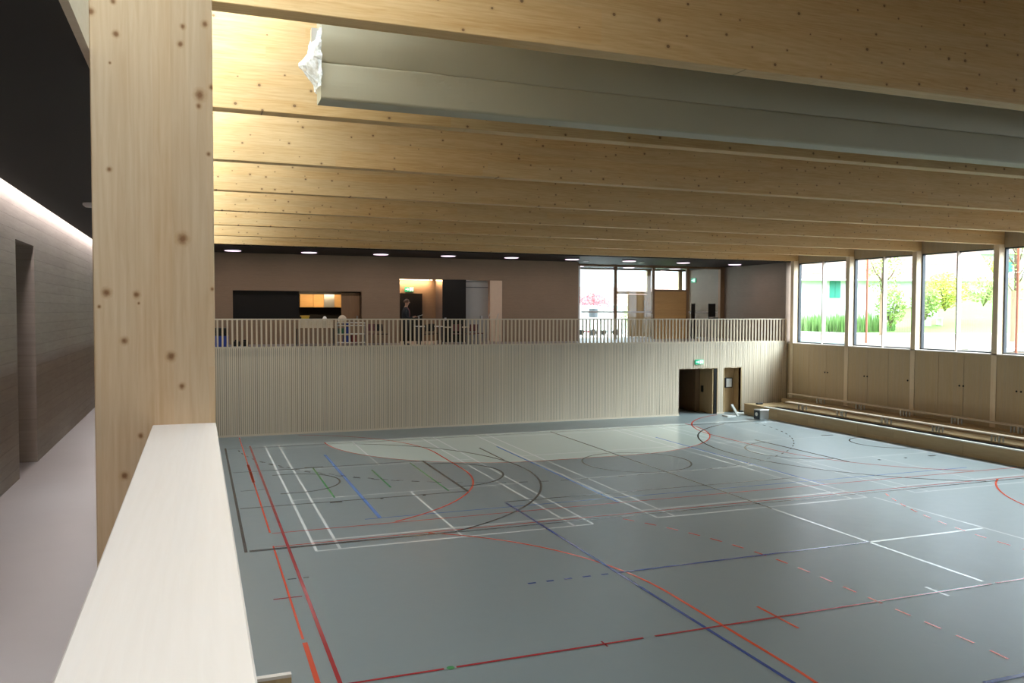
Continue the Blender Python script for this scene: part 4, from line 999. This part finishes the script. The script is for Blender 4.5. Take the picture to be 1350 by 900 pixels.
# house
def house(A, B, z0, ze, depth, rise, lab, wins, mw=M['render'], over=.5, ncourse=12, mt=None):
    A = Vector(A); B = Vector(B); u = (B-A).normalized(); nrm = Vector((-u.y, u.x)); L_ = (B-A).length
    t_ = thing('house', (A.x, A.y, z0), lab, 'house')
    def W(a, b, z): q = A+u*a+nrm*b; return (q.x, q.y, z)
    def bx(mb_, a0, a1, b0_, b1, z0_, z1_):
        return mb_.add([W(a0, b0_, z0_), W(a1, b0_, z0_), W(a1, b1, z0_), W(a0, b1, z0_), W(a0, b0_, z1_), W(a1, b0_, z1_), W(a1, b1, z1_), W(a0, b1, z1_)], [(0, 3, 2, 1), (4, 5, 6, 7), (0, 1, 5, 4), (1, 2, 6, 5), (2, 3, 7, 6), (3, 0, 4, 7)])
    g = bx(MB(), 0, L_, 0, depth, z0-2, ze)
    g.add([W(0, 0, ze), W(0, depth, ze), W(0, depth/2, ze+rise), W(L_, 0, ze), W(L_, depth, ze), W(L_, depth/2, ze+rise)], [(0, 1, 2), (3, 5, 4)])
    g.build('walls', mw, t_)
    for sgn in (0, 1):
        for k in range(ncourse):
            t0_, t1_ = k/ncourse, (k+1)/ncourse
            def pr(t__): 
                b = -over+(depth/2+over)*t__; z = ze-over*rise/(depth/2)+(rise+over*rise/(depth/2))*t__
                return (b if sgn == 0 else depth-b), z
            (b0_, za), (b1, zb) = pr(t0_), pr(t1_)
            MB().add([W(-over, b0_, za+.05), W(L_+over, b0_, za+.05), W(L_+over, b1, zb+.02), W(-over, b1, zb+.02), W(-over, b0_, za-.06), W(L_+over, b0_, za-.06), W(L_+over, b1, zb-.06), W(-over, b1, zb-.06)],
                     [(0, 1, 2, 3), (4, 7, 6, 5), (0, 4, 5, 1), (1, 5, 6, 2), (2, 6, 7, 3), (3, 7, 4, 0)]).build('tile_course', mt or M['tile'], t_)
    bx(MB(), -over, L_+over, -over-.1, -over, ze-over*rise/(depth/2)-.12, ze-over*rise/(depth/2)+.02).build('gutter', M['whitep'], t_)
    for (a, b, za, zb) in wins:
        f = bx(MB(), a-.06, b+.06, -.04, .0, za-.06, zb+.06).build('window', M['whitep'], t_)
        bx(MB(), a, b, -.06, -.045, za, zb).build('pane', M['darkmetal'], f)
        bx(MB(), a-.02, (a+b)/2-.01, -.1, -.065, za, zb).build('shutter', M['shutter'], f); bx(MB(), (a+b)/2+.01, b+.02, -.1, -.065, za, zb).build('shutter', M['shutter'], f)
house((38.6, 49.7), (53.5, 44.1), 3.4, 7.55, 9, 4.0, 'white rendered house with a brown tiled roof and green shutters beyond the garden', [(4.55, 5.3, 5.75, 7.15), (1.2, 1.9, 5.75, 7.15)])
house((62, 52), (75, 47.5), 7.4, 10.2, 9, 3.5, 'second pale house high on the slope at the top of the third window bay', [(2, 3, 8.2, 9.4)])
# street side beyond the foyer
house((24, 66), (44, 66), 3.2, 5.5, 10, 1.5, 'pale house with a brown roof beyond the foyer windows', [(3, 4, 4.2, 5.2), (7, 8, 4.2, 5.2)], ncourse=5)
bush(24.9, 50.5, 3.25, 1.5, 1.35, 2600, 'red flowering bush outside the left foyer window', M['leafr'], 21, .1)
bush(29.3, 52, 3.25, 1.2, 1.0, 1200, 'light green bush outside the foyer door', M['leaf'], 22, .1)
tree(24.2, 56, 7.5, 0, 2.0, 2.6, 2200, 'tall light green tree outside the left foyer window', M['leaf'], 23)
cr_ = thing('white_van', (23.6, 47, 3.22), 'white parked van outside the left foyer window', 'car')
MB().add([(22.4, 46.2, 3.55), (25.0, 46.2, 3.55), (25.0, 46.2, 4.2), (24.5, 46.2, 4.35), (24.1, 46.2, 5.0), (22.4, 46.2, 5.1), (22.4, 48, 3.55), (25.0, 48, 3.55), (25.0, 48, 4.2), (24.5, 48, 4.35), (24.1, 48, 5.0), (22.4, 48, 5.1)],
         [(0, 1, 2, 3, 4, 5), (11, 10, 9, 8, 7, 6), (0, 6, 7, 1), (1, 7, 8, 2), (2, 8, 9, 3), (3, 9, 10, 4), (4, 10, 11, 5), (5, 11, 6, 0)]).build('body', M['whitep'], cr_)
MB().add([(22.6, 46.19, 4.35), (23.2, 46.19, 4.35), (23.2, 46.19, 4.9), (22.6, 46.19, 4.9), (22.6, 46.17, 4.35), (23.2, 46.17, 4.35), (23.2, 46.17, 4.9), (22.6, 46.17, 4.9)], [(4, 5, 6, 7), (0, 4, 7, 3), (1, 2, 6, 5)]).build('side_window', M['darkmetal'], cr_)
for xx in (22.9, 24.5):
    for yy_ in (46.15, 47.85): MB().tube([(xx, yy_, 3.42), (xx, yy_+.2, 3.42)], .2, 16).build('wheel', M['blackp'], cr_)
